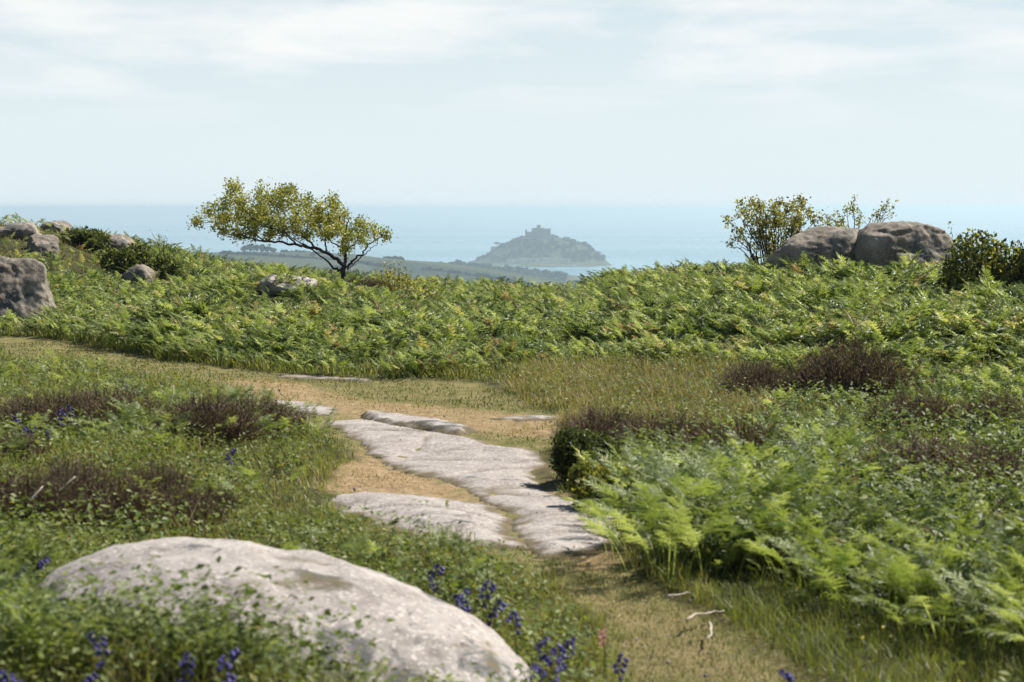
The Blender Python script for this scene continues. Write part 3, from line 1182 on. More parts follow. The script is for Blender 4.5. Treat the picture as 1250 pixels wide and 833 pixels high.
def on_boulder(x, y, grow=1.0):
    a = math.radians(-41)
    dx, dy = x - BOULDER_C[0], y - BOULDER_C[1]
    u = dx * math.cos(a) + dy * math.sin(a)
    v = -dx * math.sin(a) + dy * math.cos(a)
    return (u / (1.16 * grow)) ** 2 + (v / (0.70 * grow)) ** 2 < 1


# heather mounds: (foot px, foot py, width m, height m, label tail)
HEATHER = [
    (25, 642, 0.42, 0.24, 'brown heather mound at the very left edge above the pale boulder'),
    (82, 632, 0.38, 0.28, 'brown heather mound with a bleached stalk leaning in it, left of the boulder crest'),
    (135, 648, 0.44, 0.25, 'brown heather mound close behind the left shoulder of the pale boulder'),
    (182, 628, 0.36, 0.24, 'brown heather mound a little farther up the bank behind the boulder crest'),
    (222, 648, 0.34, 0.20, 'low brown heather mound tapering into grass behind the boulder'),
    (255, 630, 0.22, 0.14, 'smallest brown heather tuft at the grassy end of the row behind the boulder'),
    (20, 566, 0.30, 0.18, 'small brown heather tuft at the left edge below the bluebell cluster'),
    (60, 530, 0.66, 0.28, 'dark heather tangle left of the fern clump'),
    (120, 522, 0.70, 0.26, 'dark heather tangle touching the fern clump on its left'),
    (250, 540, 0.62, 0.30, 'near-black heather mound under the fern clump'),
    (300, 528, 0.60, 0.24, 'greyish heather at the edge of the worn track on the left'),
    (740, 550, 0.62, 0.28, 'brown-topped heather mound beside the long rock slab'),
    (815, 560, 0.65, 0.28, 'thin purplish heather spreading right of the slab'),
    (925, 488, 0.60, 0.34, 'small brown heather patch left of the darkest mound in the bracken'),
    (1040, 488, 0.85, 0.48, 'darkest heather mound amid the bracken on the right slope'),
    (1140, 600, 0.95, 0.28, 'wide brown heather mat low on the right slope'),
    (1215, 605, 0.60, 0.24, 'brown heather by the bare soil at the right edge'),
    (1120, 530, 0.60, 0.28, 'small heather patch between the dark mound and the brown mat'),
    (1215, 530, 0.50, 0.28, 'dull heather patch near the right edge of the slope'),
    (905, 580, 0.70, 0.34, 'heather tuft inside the tall bracken left of the brown mat'),
]


def heather_mesh(name, r, dense=1200):
    b = Batch()
    n = dense
    a = r.random(n) * 6.283
    q = np.sqrt(r.random(n))
    x, y = q * np.cos(a), q * np.sin(a)
    hmax = (1 - q ** 2.2) * 0.8 + 0.22 + 0.12 * noise3(p3(x, y, 3.0, r.random() * 9))
    tv, tf = tube([(0, 0, 0), (0.05, 0, 0.5), (0.0, 0.08, 1)], [1, 0.8, 0.25], 3)
    R = rot_zyx(r.random(n) * 6.28, np.clip(0.25 + 0.5 * q + 0.35 * r.normal(size=n), -0.2, 1.35), a + r.normal(size=n) * 0.9)
    ln = 0.30 + 0.30 * r.random(n)
    sc = np.stack([np.full(n, 0.008), np.full(n, 0.008), ln], 1)
    foot = np.stack([x * 0.88, y * 0.88, hmax * (0.1 + 0.55 * r.random(n))], 1)
    t = np.clip(0.15 + 0.6 * r.random(n) + 0.3 * noise3(p3(x, y, 2.2, 5.0)), 0, 0.9)
    b.add(tv, tf, foot, R, sc, t)
    # fine sprigs along the twigs
    m = dense * 7
    i = r.integers(0, n, m)
    s = 0.25 + 0.8 * r.random(m)
    tip = foot[i] + np.einsum('nij,nj->ni', R[i], np.stack([np.zeros(m), np.zeros(m), sc[i, 2] * s], 1))
    tip += r.normal(scale=0.025, size=(m, 3))
    sv = np.array([(-0.5, 0, 0), (0.5, 0, 0), (0.1, 0.1, 2.6)], float)
    b.add(sv, np.array([(0, 1, 2)]), tip, rot_zyx(r.random(m) * 6.28, 1.2 * r.random(m), r.random(m) * 6.28), 0.013 + 0.014 * r.random(m), np.where(r.random(m) < 0.16, 1.0, np.clip(t[i] + 0.2 * r.normal(size=m), 0, 0.9)))
    return b.mesh(name, M_HEATHER)


HM = [heather_mesh('heather_mound', PR) for _ in range(3)]
for j, (px, py, w, h, lab) in enumerate(HEATHER):
    p = at(px, py)
    o = link('heather_mound', HM[j % 3], None, (p[0], p[1] + 0.1, p[2] - 0.01))
    o.scale = (w * 0.62, w * 0.5, h)
    o.rotation_euler[2] = j * 1.3
    tag(o, lab, 'heather', 'heather mounds on the heath')


def heather_at(x, y, grow=1.0, front=0.0):
    r = np.zeros(np.shape(x), bool)
    for (px, py, w, h, _) in HEATHER:
        p = at(px, py)
        r |= ((x - p[0]) / (w * 0.6 * grow)) ** 2 + ((y - p[1] - 0.1) / (w * 0.5 * grow)) ** 2 < 1
        if front:                                # thin, low growth on its near side
            r |= (np.abs(x - p[0]) < w * 0.55) & (y < p[1] + 0.1) & (y > p[1] - front * p[1] / 12) & (rng.random(np.shape(x)) < 0.85)
    return r


# gorse / bramble bushes ------------------------------------------------
def bush(name, label, loc, size, seed, mat=M_GORSE, n=5200, leaf=0.05, cat='bush', group=None, lumps=9, tint=(0.1, 0.9), spiky=False):
    r = np.random.default_rng(seed)
    root = empty(name, loc)
    size = np.array(size, float)
    c = r.normal(size=(lumps, 3)) * np.array([0.42, 0.42, 0.16]) + np.array([0, 0, 0.42])
    c[:, 2] = np.clip(c[:, 2], 0.15, 0.72)
    rad = r.uniform(0.26, 0.48, lumps)
    k = r.integers(0, lumps, n)
    d = r.normal(size=(n, 3))
    d /= np.linalg.norm(d, axis=1)[:, None]
    p = c[k] + d * (rad[k] * (0.45 + 0.6 * r.random(n) ** 0.6))[:, None]
    p = p[p[:, 2] > 0.0]
    n = len(p)
    p = p * size
    b = Batch()
    tv = LEAF_V * (np.array([1.6, 0.7, 1]) if spiky else 1)
    t = tint[0] + (tint[1] - tint[0]) * r.random(n)
    b.add(tv, LEAF_F, p, rand_rot(n, r), leaf * (0.6 + 0.8 * r.random(n)), t)
    link('foliage', b.mesh('foliage', mat), root)
    sb = Batch()
    for q in range(lumps):
        v, f = tube(curve_pts([(0.1 * r.normal(), 0.1 * r.normal(), -0.05), c[q] * size * 0.5 + r.normal(scale=0.03, size=3), c[q] * size + np.array([0, 0, rad[q] * size[2] * 0.7])], 7), np.linspace(0.02, 0.006, 7), 5)
        sb.raw(v, f, 0.5)
    link('stem', sb.mesh('stem', M_BARK), root)
    tag(root, label, cat, group)
    return root


def shrub(name, label, loc, stems, mat, seed, leaf=0.05, per=26, cat='shrub', spread=0.10, twig=0.006):
    """open shrub: separate arching stems with leaves towards their ends; stems: list of (dx, dy, height)"""
    r = np.random.default_rng(seed)
    root = empty(name, loc)
    sb, lb = Batch(), Batch()
    for (dx, dy, h) in stems:
        base = np.array([dx * 0.25, dy * 0.3, float(ground(loc[0] + dx * 0.25, loc[1])) - loc[2] - 0.05])
        P = curve_pts([base, np.array([dx * 0.6, dy * 0.6, h * 0.5]), np.array([dx, dy, h])], 10, 0.012, r)
        v, f = tube(P, np.linspace(twig * 1.8, twig * 0.5, 10), 4)
        sb.raw(v, f, 0.5)
        m = max(3, int(per * h))
        for q in range(max(2, int(5 * h))):
            s0 = r.uniform(0.35, 0.95)
            o = P[int(s0 * 9)]
            e = o + np.array([r.normal() * spread, r.normal() * spread, abs(r.normal()) * spread * 1.2 + 0.03])
            v, f = tube(curve_pts([o, (o + e) / 2 + r.normal(scale=0.01, size=3), e], 5), np.linspace(twig * 0.8, twig * 0.35, 5), 3)
            sb.raw(v, f, 0.5)
            k = max(2, m // 4)
            pts = o + (e - o) * r.uniform(0.3, 1.1, (k, 1)) + r.normal(scale=0.03, size=(k, 3))
            lb.add(LEAF_V, LEAF_F, pts, rand_rot(k, r), leaf * (0.6 + 0.7 * r.random(k)), r.random(k))
        k = max(3, m // 3)
        pts = P[-1] + r.normal(scale=0.045, size=(k, 3))
        lb.add(LEAF_V, LEAF_F, pts, rand_rot(k, r), leaf * (0.6 + 0.7 * r.random(k)), r.random(k))
    link('stem', sb.mesh('stem', M_BARK), root)
    link('foliage', lb.mesh('foliage', mat), root)
    tag(root, label, cat)
    return root


# ------------------------------------------------------------------ place the rocks
ROCKS = []                                   # (x, y, radius) kept clear of plants


def stand(px, py_top, y, size, depth=0.12, clear=True):
    """centre and size of a rock whose crest is seen at a pixel and whose foot is bedded in the ground"""
    t = at_dist(px, py_top, y)
    g = float(ground(t[0], t[1])) - depth
    h = max(0.12, (t[2] - g) / 2)
    if clear:
        ROCKS.append((t[0], t[1], max(size[0], size[1])))
    return (t[0], t[1], g + h * 0.95), (size[0], size[1], h)




# the big pale boulder in front
def boulder_shape(p):
    q = p.copy()
    x = p[:, 0]
    q[:, 2] *= np.interp(x, [-1.3, -0.9, -0.2, 0.5, 1.0, 1.3], [1.30, 1.20, 1.06, 0.93, 0.84, 0.7])
    return q


rock('boulder', 'big pale granite boulder with dark lichen in the near left corner', (BOULDER_C[0], BOULDER_C[1], float(ground(*BOULDER_C)) - 0.13), (1.20, 0.76, 0.53), M_ROCK, seed=4, rz=math.radians(-41), power=2.05, rough=0.020, fine=0.010, cuts=0, shape=boulder_shape)


bo = bpy.data.objects['boulder']
bco = np.zeros(len(bo.data.vertices) * 3, np.float32)
bo.data.vertices.foreach_get('co', bco)
bco = bco.reshape(-1, 3)
ca_, sa_ = math.cos(math.radians(-41)), math.sin(math.radians(-41))
bw = np.stack([bco[:, 0] * ca_ - bco[:, 1] * sa_ + bo.location[0], bco[:, 0] * sa_ + bco[:, 1] * ca_ + bo.location[1], bco[:, 2] + bo.location[2]], 1)
bd = np.zeros(len(bw))
for (px, py, yy, rr) in ((372, 697, 6.55, 0.075), (405, 694, 6.5, 0.085), (425, 704, 6.4, 0.06), (350, 712, 6.5, 0.035), (300, 745, 6.5, 0.10), (250, 735, 6.6, 0.08), (580, 770, 6.1, 0.03), (592, 780, 6.05, 0.035)):
    q = at_dist(px, py, yy)
    dd = np.linalg.norm((bw - q) * np.array([1, 0.55, 0.8]), axis=1)
    bd = np.maximum(bd, sstep(rr, rr * 0.35, dd + 0.035 * fbm(bw * 14, 4, 0.6)))
bcr = np.exp(-(noise3(bw * np.array([1.1, 1.1, 1.1]) + 31) / 0.016) ** 2) * sstep(0.0, 0.35, noise3(bw * 1.9 + 7))
bd = np.maximum(bd * 0.9, 0.75 * bcr)
ba = bo.data.attributes.new('dirt', 'FLOAT', 'POINT')
ba.data.foreach_set('value', bd.astype(np.float32))


def build_slab(name, label, key, thick, mat, edge=0.07, seed=0):
    g = np.array(SLAB_G[key])
    lo, hi = g.min(0) - 0.25, g.max(0) + 0.25
    st = max(0.018, min((hi - lo).max() / 190, 0.03))
    nx, ny = int((hi[0] - lo[0]) / st) + 1, int((hi[1] - lo[1]) / st) + 1
    X, Y = np.meshgrid(np.linspace(lo[0], hi[0], nx), np.linspace(lo[1], hi[1], ny))
    x, y = X.ravel(), Y.ravel()
    d = sdist(x, y, SLAB_G[key]) + 0.07 * fbm(p3(x, y, 1.7, seed), 2, 0.5) + 0.022 * fbm(p3(x, y, 14.0, seed), 3, 0.7)
    top = thick * sstep(-0.03, edge, d) * (0.85 + 0.2 * noise3(p3(x, y, 0.8, seed + 3)))
    top += sstep(0.0, 0.1, d) * (0.008 * fbm(p3(x, y, 2.2, seed + 7), 4, 0.55) + 0.004 * fbm(p3(x, y, 12, seed), 3))
    # joints
    top -= sstep(0.03, 0.12, d) * 0.02 * np.exp(-(noise3(p3(x, y, 0.9, seed + 21)) / 0.035) ** 2)
    z = ground(x, y) + np.where(d > -0.03, top - 0.014, -0.06) - 0.006 * sstep(0.06, -0.03, d)
    i = np.arange(ny - 1)[:, None] * nx + np.arange(nx - 1)[None]
    F = np.stack([i, i + 1, i + nx + 1, i + nx], -1).reshape(-1, 4)
    F = F[(d[F] > -0.10).any(1)]
    used = np.unique(F)
    mp_ = np.zeros(len(x), int)
    mp_[used] = np.arange(len(used))
    c = np.array([g[:, 0].mean(), g[:, 1].mean(), 0])
    V = np.stack([x, y, z], 1)[used] - c
    dirt = sstep(0.085, 0.0, d + 0.06 * fbm(p3(x, y, 7.0, seed + 2), 4, 0.65))
    crack = np.exp(-(noise3(p3(x, y, 0.9, seed + 21)) / 0.030) ** 2) * sstep(-0.1, 0.3, noise3(p3(x, y, 2.0, seed + 4)))
    dirt = np.maximum(dirt, crack * 0.8)
    o = link(name, make_mesh(name, V, mp_[F], smooth=True, mat=mat, extra={'dirt': dirt[used]}), None, c)
    tag(o, label, 'rock slab')


build_slab('rock_slab', 'long pale granite slab lying in the middle of the track', 'long', 0.022, M_SLAB, 0.16, seed=1)
build_slab('rock_slab', 'lower rounded granite slab beside dry grass on the near side of the long slab', 'lower', 0.045, M_SLAB, 0.28, seed=2)
build_slab('rock_slab', 'small stepped ledge of granite just beyond the long slab', 'step', 0.045, M_ROCK, 0.08, seed=3)
build_slab('rock_slab', 'flush grey patch of granite where the track bends left', 'flush', 0.012, M_SLAB, 0.06, seed=5)
build_slab('rock_slab', 'thin pale granite edge at the far side of the track under the bracken', 'thin', 0.010, M_TOR, 0.06, seed=6)
build_slab('rock_slab', 'narrow granite sliver near the dry grass right of the stepped ledge', 'sliver', 0.006, M_ROCK, 0.06, seed=8)

# left dark boulder
p = at(22, 402)
ROCKS.append((p[0] - 0.1, p[1] + 0.2, 0.62))
rock('boulder', 'squat boulder with shaded dark face at the left edge of the bracken', (p[0] - 0.12, p[1] + 0.2, p[2] + 0.30), (0.52, 0.55, 0.68), M_TOR, seed=8, power=3.4, rough=0.10, fine=0.02, cuts=4)
# left knoll rocks
for (px, py, y, size, seed, lab, pw) in (
    (12, 272, 40.0, (0.75, 0.6, 0.30), 11, 'flat brown boulder at the far left end of the knoll', 2.6),
    (68, 268, 43.0, (0.36, 0.35, 0.27), 12, 'dark rounded boulder on the crest of the left knoll', 2.3),
    (52, 286, 38.5, (0.30, 0.30, 0.24), 13, 'pale tilted block on the knoll below the dark rounded boulder', 3.2),
    (137, 285, 42.0, (0.52, 0.45, 0.22), 14, 'long pinkish boulder half hidden behind the bramble on the left knoll', 2.6),
    (166, 322, 36.0, (0.33, 0.3, 0.16), 15, 'small low stone in grass under the left bramble', 3.0),
    (352, 335, 33.5, (0.52, 0.6, 0.16), 16, 'flat pale stone in the bracken left of the hawthorn', 2.6),
    (1238, 368, 26.0, (0.30, 0.3, 0.16), 17, 'pale stone at the right edge under the dark gorse', 2.8),
):
    q, size = stand(px, py, y, size, clear=seed != 16)
    rock('boulder' if size[0] > 0.4 else 'stone', lab, q, size, M_TOR if seed not in (16, 17) else M_ROCK, seed=seed, power=pw, rough=0.10, fine=0.025, cuts=4, sub=5, cat='boulder' if size[0] > 0.4 else 'stone')


# the pair of tor rocks on the right
def tor_left(p):
    q = p.copy()
    q[:, 2] *= np.interp(p[:, 0], [-1.1, -0.6, 0.1, 1.0], [0.45, 0.78, 1.0, 1.0])
    return q


def tor_right(p):
    q = p.copy()
    q[:, 2] *= np.interp(p[:, 0], [-1.0, -0.4, 0.5, 1.2], [1.08, 1.02, 0.95, 0.78])
    up = q[:, 2] > 0
    q[:, 0] *= np.where(q[:, 2] < 0, 1 + 0.18 * q[:, 2], 1)      # undercut
    return q


q, sz = stand(1000, 274, 32.0, (0.90, 0.75))
rock('boulder', 'rounded weathered granite boulder, left one of the touching pair in bracken', q, sz, M_TOR, seed=31, rz=0.1, power=2.5, rough=0.045, fine=0.018, cuts=1, layers=0.42, shape=tor_left)
q, sz = stand(1103, 269, 31.6, (0.82, 0.75))
rock('boulder', 'larger loaf-shaped granite boulder with level cracks, right one of the touching pair', q, sz, M_TOR, seed=33, rz=-0.05, power=3.0, rough=0.04, fine=0.018, cuts=1, layers=0.30, shape=tor_right)
q, sz = stand(1152, 322, 30.6, (0.36, 0.3))
rock('stone', 'broken pale stone wedged beneath the right end of the loaf-shaped boulder', q, sz, M_ROCK, seed=36, rz=0.2, power=3.2, rough=0.1, fine=0.03, cuts=4, sub=5, cat='stone', tilt=(0, 0.25))

# ------------------------------------------------------------------ hawthorn
TREE_Y = 39.0


def hawthorn():
    r = np.random.default_rng(5)
    base = at_dist(420, 352, TREE_Y)
    s = TREE_Y / FPX / 4.1667

    def W(X, Y, dep=0.0):            # traced side view -> metres from the tree's foot
        return np.array([(X - 833) * s, dep, (592 - Y) * s])
    root = empty('hawthorn_tree', (base[0], base[1], base[2]))
    tb, cb = Batch(), Batch()
    mains = [
        ([W(832, 800), W(836, 660), W(834, 560, .02), W(830, 500), W(833, 470, .03)], 0.070, 0.045),
        ([W(833, 490), W(838, 430, .08), W(836, 370, .15), W(842, 300, .2), W(850, 235, .15)], 0.040, 0.010),
        ([W(832, 480), W(800, 448, -.05), W(760, 420, -.1), W(700, 395, -.15), W(640, 378, -.2), W(600, 372, -.2), W(520, 362, -.3), W(440, 350, -.3), W(390, 345, -.3), W(330, 322, -.3), W(270, 318, -.25), W(215, 316, -.2)], 0.040, 0.006),
        ([W(760, 420, -.1), W(738, 388, .1), W(734, 340, .2), W(705, 280, .3), W(690, 200, .3)], 0.022, 0.006),
        ([W(700, 395, -.15), W(650, 350, .1), W(600, 310, .3), W(540, 250, .5), W(500, 170, .5), W(450, 100, .5)], 0.022, 0.005),
        ([W(815, 498), W(775, 490, .15), W(740, 455, .3), W(690, 420, .4), W(620, 375, .5), W(540, 330, .6), W(460, 270, .7), W(380, 220, .7)], 0.024, 0.005),
        ([W(600, 372, -.2), W(540, 310, -.45), W(450, 270, -.6), W(360, 210, -.6), W(300, 110, -.5), W(285, 72, -.5)], 0.018, 0.004),
        ([W(440, 350, -.3), W(370, 300, -.2), W(290, 255, -.1), W(180, 255, 0), W(75, 258, 0)], 0.014, 0.004),
        ([W(290, 255, -.1), W(230, 220, .1), W(150, 195, .1)], 0.009, 0.003),
        ([W(836, 488), W(870, 462, -.05), W(900, 435, -.1), W(940, 400, -.1), W(985, 350, -.15), W(1040, 325, -.15)], 0.028, 0.006),
        ([W(850, 495), W(890, 460, .2), W(920, 430, .25), W(960, 398, .3), W(1000, 368, .3)], 0.016, 0.005),
        ([W(838, 410, .1), W(860, 388, -.1), W(885, 372, -.2), W(930, 345, -.3), W(945, 300, -.3)], 0.016, 0.004),
        ([W(838, 405, .1), W(800, 372, -.2), W(760, 345, -.3), W(735, 280, -.4), W(735, 200, -.4)], 0.018, 0.004),
        ([W(836, 370, .15), W(810, 300, .3), W(790, 220, .35), W(783, 140, .3)], 0.014, 0.004),
        ([W(540, 330, .6), W(560, 250, .7), W(575, 160, .6), W(580, 80, .4)], 0.010, 0.003),
    ]
    path_pts = []
    for pts, r0, r1 in mains:
        n = 4 * len(pts)
        P = curve_pts(pts, n, 0.012, r)
        v, f = tube(P, np.linspace(r0, r1, n), 7)
        tb.raw(v, f, 0.5)
        path_pts.append(P[n // 3:])
    path_pts = np.concatenate(path_pts)
    blobs = [(80, 258, 16), (150, 200, 26), (205, 185, 24), (190, 262, 22), (230, 212, 26), (215, 317, 10), (262, 322, 26), (290, 82, 20), (262, 70, 8), (330, 130, 24), (310, 170, 24), (250, 145, 12), (280, 240, 34),
             (340, 200, 36), (400, 130, 34), (445, 92, 30), (510, 95, 34), (580, 85, 24), (620, 130, 32), (560, 165, 50), (480, 180, 52), (420, 225, 52), (370, 262, 40), (470, 262, 46), (540, 232, 46), (600, 225, 46),
             (660, 185, 34), (650, 258, 36), (730, 178, 26), (783, 150, 24), (790, 185, 20), (740, 240, 44), (790, 240, 36), (710, 300, 34), (760, 300, 34), (820, 295, 34), (872, 312, 28), (940, 296, 28), (965, 300, 18), (930, 352, 12),
             (912, 265, 10), (1040, 312, 10), (380, 322, 24), (300, 330, 20), (590, 300, 16), (836, 385, 12), (845, 345, 12), (830, 225, 14), (520, 300, 20), (450, 320, 14), (640, 310, 14)]
    for (X, Y, R) in blobs:
        m = max(2, int(round((R / 20.0) ** 1.75)))
        for _ in range(m):
            a = r.random() * 6.283
            q = math.sqrt(r.random()) * R
            dep = r.normal() * min(0.55, 0.15 + R * 0.010)
            c = W(X + q * math.cos(a), Y + q * math.sin(a) * 0.9, dep)
            d = np.linalg.norm(path_pts - c, axis=1)
            o = path_pts[np.argmin(d + 0.15 * r.random(len(d)))]
            mid = (o + c) / 2 + r.normal(scale=0.03, size=3) + np.array([0, 0, -0.04])
            v, f = tube(curve_pts([o, mid, c], 6), np.linspace(0.007, 0.003, 6), 3)
            tb.raw(v, f, 0.5)
            k = r.integers(100, 145)
            along = r.random((k, 1)) ** 0.5
            pts = o + (c - o) * (0.45 + 0.6 * along) + r.normal(scale=0.068, size=(k, 3))
            cb.add(LEAF_V, LEAF_F, pts, rand_rot(k, r), r.uniform(0.035, 0.068, k), np.clip(r.normal(0.5 + 0.14 * r.normal(), 0.22, k), 0, 1))
    link('trunk', tb.mesh('trunk', M_BARK, True), root)
    link('crown', cb.mesh('crown', M_HAW), root)
    tag(root, 'small windswept hawthorn leaning left with yellow-green leaves on the bracken skyline', 'tree')


hawthorn()
q = at_dist(440, 350, 38.6)
o = link('heather_mound', HM[0], None, (q[0], q[1], q[2] - 0.12))
o.scale = (0.62, 0.45, 0.30)
tag(o, 'dark heather mound around the foot of the hawthorn', 'heather', 'heather mounds on the heath')

# shrubs on the skyline
r_ = np.random.default_rng(9)
q = at_dist(948, 322, 34.5)
SK = 34.5 / FPX
st = []
for (px, py) in ((898, 262), (905, 248), (912, 252), (922, 246), (930, 255), (938, 262), (945, 250), (952, 247), (960, 251), (966, 258), (972, 246), (980, 256), (988, 262), (994, 256), (1000, 266), (915, 275), (925, 285), (905, 290), (940, 280), (960, 275), (975, 275), (890, 272), (884, 268), (955, 290), (930, 270), (915, 262), (1010, 272), (1020, 276), (1030, 274), (892, 292), (900, 302), (885, 300), (950, 265), (975, 265), (940, 256), (928, 250)):
    st.append(((px - 948) * SK, r_.normal() * 0.3, (322 - py) * SK))
shrub('skyline_shrub', 'open yellow-leaved shrub of many thin stems behind the left of the paired boulders', tuple(q), st, M_SHRUB, 3, 0.055, 130, spread=0.11, twig=0.007)
q = at_dist(1045, 300, 35.0)
SK = 35.0 / FPX
st = [((px - 1045) * SK, r_.normal() * 0.15, (300 - py) * SK) for px, py in ((1007, 262), (1014, 266), (1024, 268), (1030, 260), (1040, 252), (1044, 256), (1050, 262), (1065, 262), (1076, 256), (1080, 264), (1088, 252), (1092, 262))]
shrub('twiggy_shrub', 'low leafy twigs rising behind the gap of the paired boulders', tuple(q), st, M_SHRUB, 4, 0.05, 90, spread=0.10, twig=0.006)
q = at_dist(1163, 320, 33.5)
SK = 33.5 / FPX
st = [((px - 1163) * SK, r_.normal() * 0.1, (320 - py) * SK) for px, py in ((1159, 278), (1166, 296), (1172, 290), (1155, 300))]
shrub('leafy_sapling', 'single leafy shoot between the loaf-shaped boulder and the dark gorse', tuple(q), st, M_SHRUB, 6, 0.06, 40, spread=0.06, twig=0.006)
SK = 40 / FPX
q = at_dist(205, 318, 40.0)
st = [((px - 205) * SK, r_.normal() * 0.12, (318 - py) * SK) for px, py in ((186, 284), (200, 288), (205, 291), (209, 300))]
shrub('bare_shoots', 'few thin shoots standing against the sea above the left bramble', tuple(q), st, M_GORSE, 8, 0.05, 24, spread=0.04, twig=0.006)

# gorse and bramble
def bush_px(name, label, px0, px1, ptop, pbase, y, seed, **kw):
    c = at_dist((px0 + px1) / 2, ptop, y)
    w = (px1 - px0) * y / FPX
    g = float(ground(c[0], c[1])) - 0.04
    h = c[2] - g
    c[2] = g
    return bush(name, label, tuple(c), (w * 0.62, w * 0.5, h * 0.95), seed, **kw)


bush_px('gorse_bush', 'large dark gorse bush with yellow-green tips at the right edge', 1166, 1310, 283, 372, 27.0, 41, n=20000, leaf=0.06, tint=(0.0, 1.0))
ROCKS.append((7.1, 26.6, 0.75))
bush_px('bramble_bush', 'dark bramble mound draped down the left knoll beside the rounded boulder', 68, 140, 276, 316, 41.0, 42, n=6000, leaf=0.06, tint=(0, 0.8))
bush_px('bramble_bush', 'dark bramble mound above the small low stone on the left', 138, 212, 293, 326, 38.0, 43, n=6000, leaf=0.06, tint=(0, 0.85))
bush_px('low_shrub', 'low reddish open shrub on the skyline just right of the hawthorn', 455, 522, 306, 330, 38.5, 46, mat=M_SHRUB, n=1500, leaf=0.05, tint=(0.0, 0.9), cat='shrub', lumps=7)
bush_px('gorse_bush', 'very dark green gorse clump between the slab and the brown-topped heather', 668, 752, 512, 578, 11.6, 44, n=9000, leaf=0.022, tint=(0.0, 0.7), lumps=8)
bush_px('gorse_bush', 'yellow-green low gorse at the right edge of the slab beneath the ferns', 700, 800, 548, 620, 10.5, 45, n=9000, leaf=0.022, tint=(0.4, 1.0), lumps=8)

# ------------------------------------------------------------------ bracken: individual plants close by
def bracken_plant_mesh(r, k):
    b = Batch()
    a0 = r.random() * 6.28
    for i in range(k):
        v, f = FRONDS_HI[r.integers(0, len(FRONDS_HI))]
        a = a0 + i * 6.283 * 0.382 + r.normal() * 0.4
        rr = 0.36 * math.sqrt(r.random())
        pos = np.array([[rr * math.cos(a), rr * math.sin(a), -0.03]])
        b.add(v, f, pos, rot_zyx(np.array([a]), np.array([0.10 + 0.25 * r.random()]), np.array([a])), np.array([0.38 + 0.52 * r.random() ** 0.8]), np.array([np.clip(r.normal(0.42, 0.22), 0.02, 0.80)]))
    return b.mesh('bracken_plant', M_BRACKEN)


BP = [bracken_plant_mesh(PR, k) for k in (18, 20, 17, 22, 16, 19, 18, 19)]
n_bracken = 0


def bracken_in(poly, n, hlo, hhi, label, group, seed, mind=0.12, avoid=None):
    global n_bracken
    r = np.random.default_rng(seed)
    g = np.array(zone(poly))
    lo, hi = g.min(0), g.max(0)
    done, tries = [], 0
    while len(done) < n and tries < n * 60:
        tries += 1
        x, y = r.uniform(lo[0], hi[0]), r.uniform(lo[1], hi[1])
        if not inside(np.array(x), np.array(y), [tuple(q) for q in g]):
            continue
        if any((x - a) ** 2 + (y - b_) ** 2 < mind ** 2 for a, b_ in done):
            continue
        if on_boulder(x, y, 0.95):
            continue
        done.append((x, y))
        h = r.uniform(hlo, hhi)
        o = link('bracken_plant', BP[r.integers(0, len(BP))], None, (x, y, float(ground(x, y)) - 0.01))
        o.scale = (h * 1.05, h * 1.05, h)
        o.rotation_euler = (r.normal() * 0.08, r.normal() * 0.08 + 0.08, r.random() * 6.28)
        tag(o, label, 'bracken', group)
        n_bracken += 1


bracken_in([(775, 690), (810, 702), (870, 700), (950, 690), (985, 650), (940, 610), (860, 600), (800, 640)], 38, 0.40, 0.60, 'tall deep green bracken plant in the thicket right of the slab', 'bracken thicket beside the slab', 1, mind=0.17)
bracken_in([(930, 700), (1020, 735), (1120, 768), (1250, 800), (1330, 820), (1330, 740), (1180, 700), (1080, 690), (980, 670)], 50, 0.34, 0.48, 'pale-tipped bracken plant in the low belt along the lower right verge', 'bracken belt along the lower right verge', 2, mind=0.16)
bracken_in([(920, 612), (1060, 620), (1075, 575), (1000, 555), (930, 560)], 34, 0.36, 0.50, 'dense bracken plant in the clump left of the brown heather mat', 'bracken clump in the middle of the right slope', 3)
bracken_in([(1060, 690), (1330, 720), (1330, 650), (1100, 650)], 36, 0.26, 0.38, 'short bracken plant scattered below the bare soil on the right', 'short bracken below the bare soil', 4)
bracken_in([(800, 600), (905, 590), (930, 550), (850, 540), (790, 560)], 16, 0.30, 0.44, 'bracken plant standing among dry grass above the tall thicket', 'bracken above the tall thicket', 5)
bracken_in([(140, 545), (330, 548), (325, 515), (210, 500), (150, 510)], 24, 0.26, 0.42, 'upright green fern in the clump over the near-black heather on the left', 'fern clump on the left bank', 6)
bracken_in([(-60, 480), (60, 470), (110, 450), (20, 440), (-60, 440)], 14, 0.28, 0.40, 'fern growing at the left edge below the squat dark boulder', 'ferns below the squat boulder', 7)
def ferns_before_boulder():
    global n_bracken
    r = np.random.default_rng(8)
    ca, sa = math.cos(math.radians(-41)), math.sin(math.radians(-41))
    for k in range(70):
        u = r.uniform(-1.45, 1.0)
        e = 0.74 * math.sqrt(max(0.0, 1 - (u / 1.2) ** 2))
        v = -e - 0.03 - 0.50 * r.random() ** 1.5
        x, y = BOULDER_C[0] + u * ca - v * sa, BOULDER_C[1] + u * sa + v * ca
        h = np.interp(u, [-1.4, -0.2, 0.5, 1.1], [0.32, 0.42, 0.36, 0.18]) * r.uniform(0.8, 1.15)
        o = link('bracken_plant', BP[r.integers(0, len(BP))], None, (x, y, float(ground(x, y)) - 0.01))
        o.scale = (h * 0.8, h * 0.8, h)
        o.rotation_euler = (r.normal() * 0.08, r.normal() * 0.08, r.random() * 6.28)
        tag(o, 'blurred fern among bluebells in front of the big pale boulder', 'bracken', 'ferns in front of the big boulder')
        n_bracken += 1


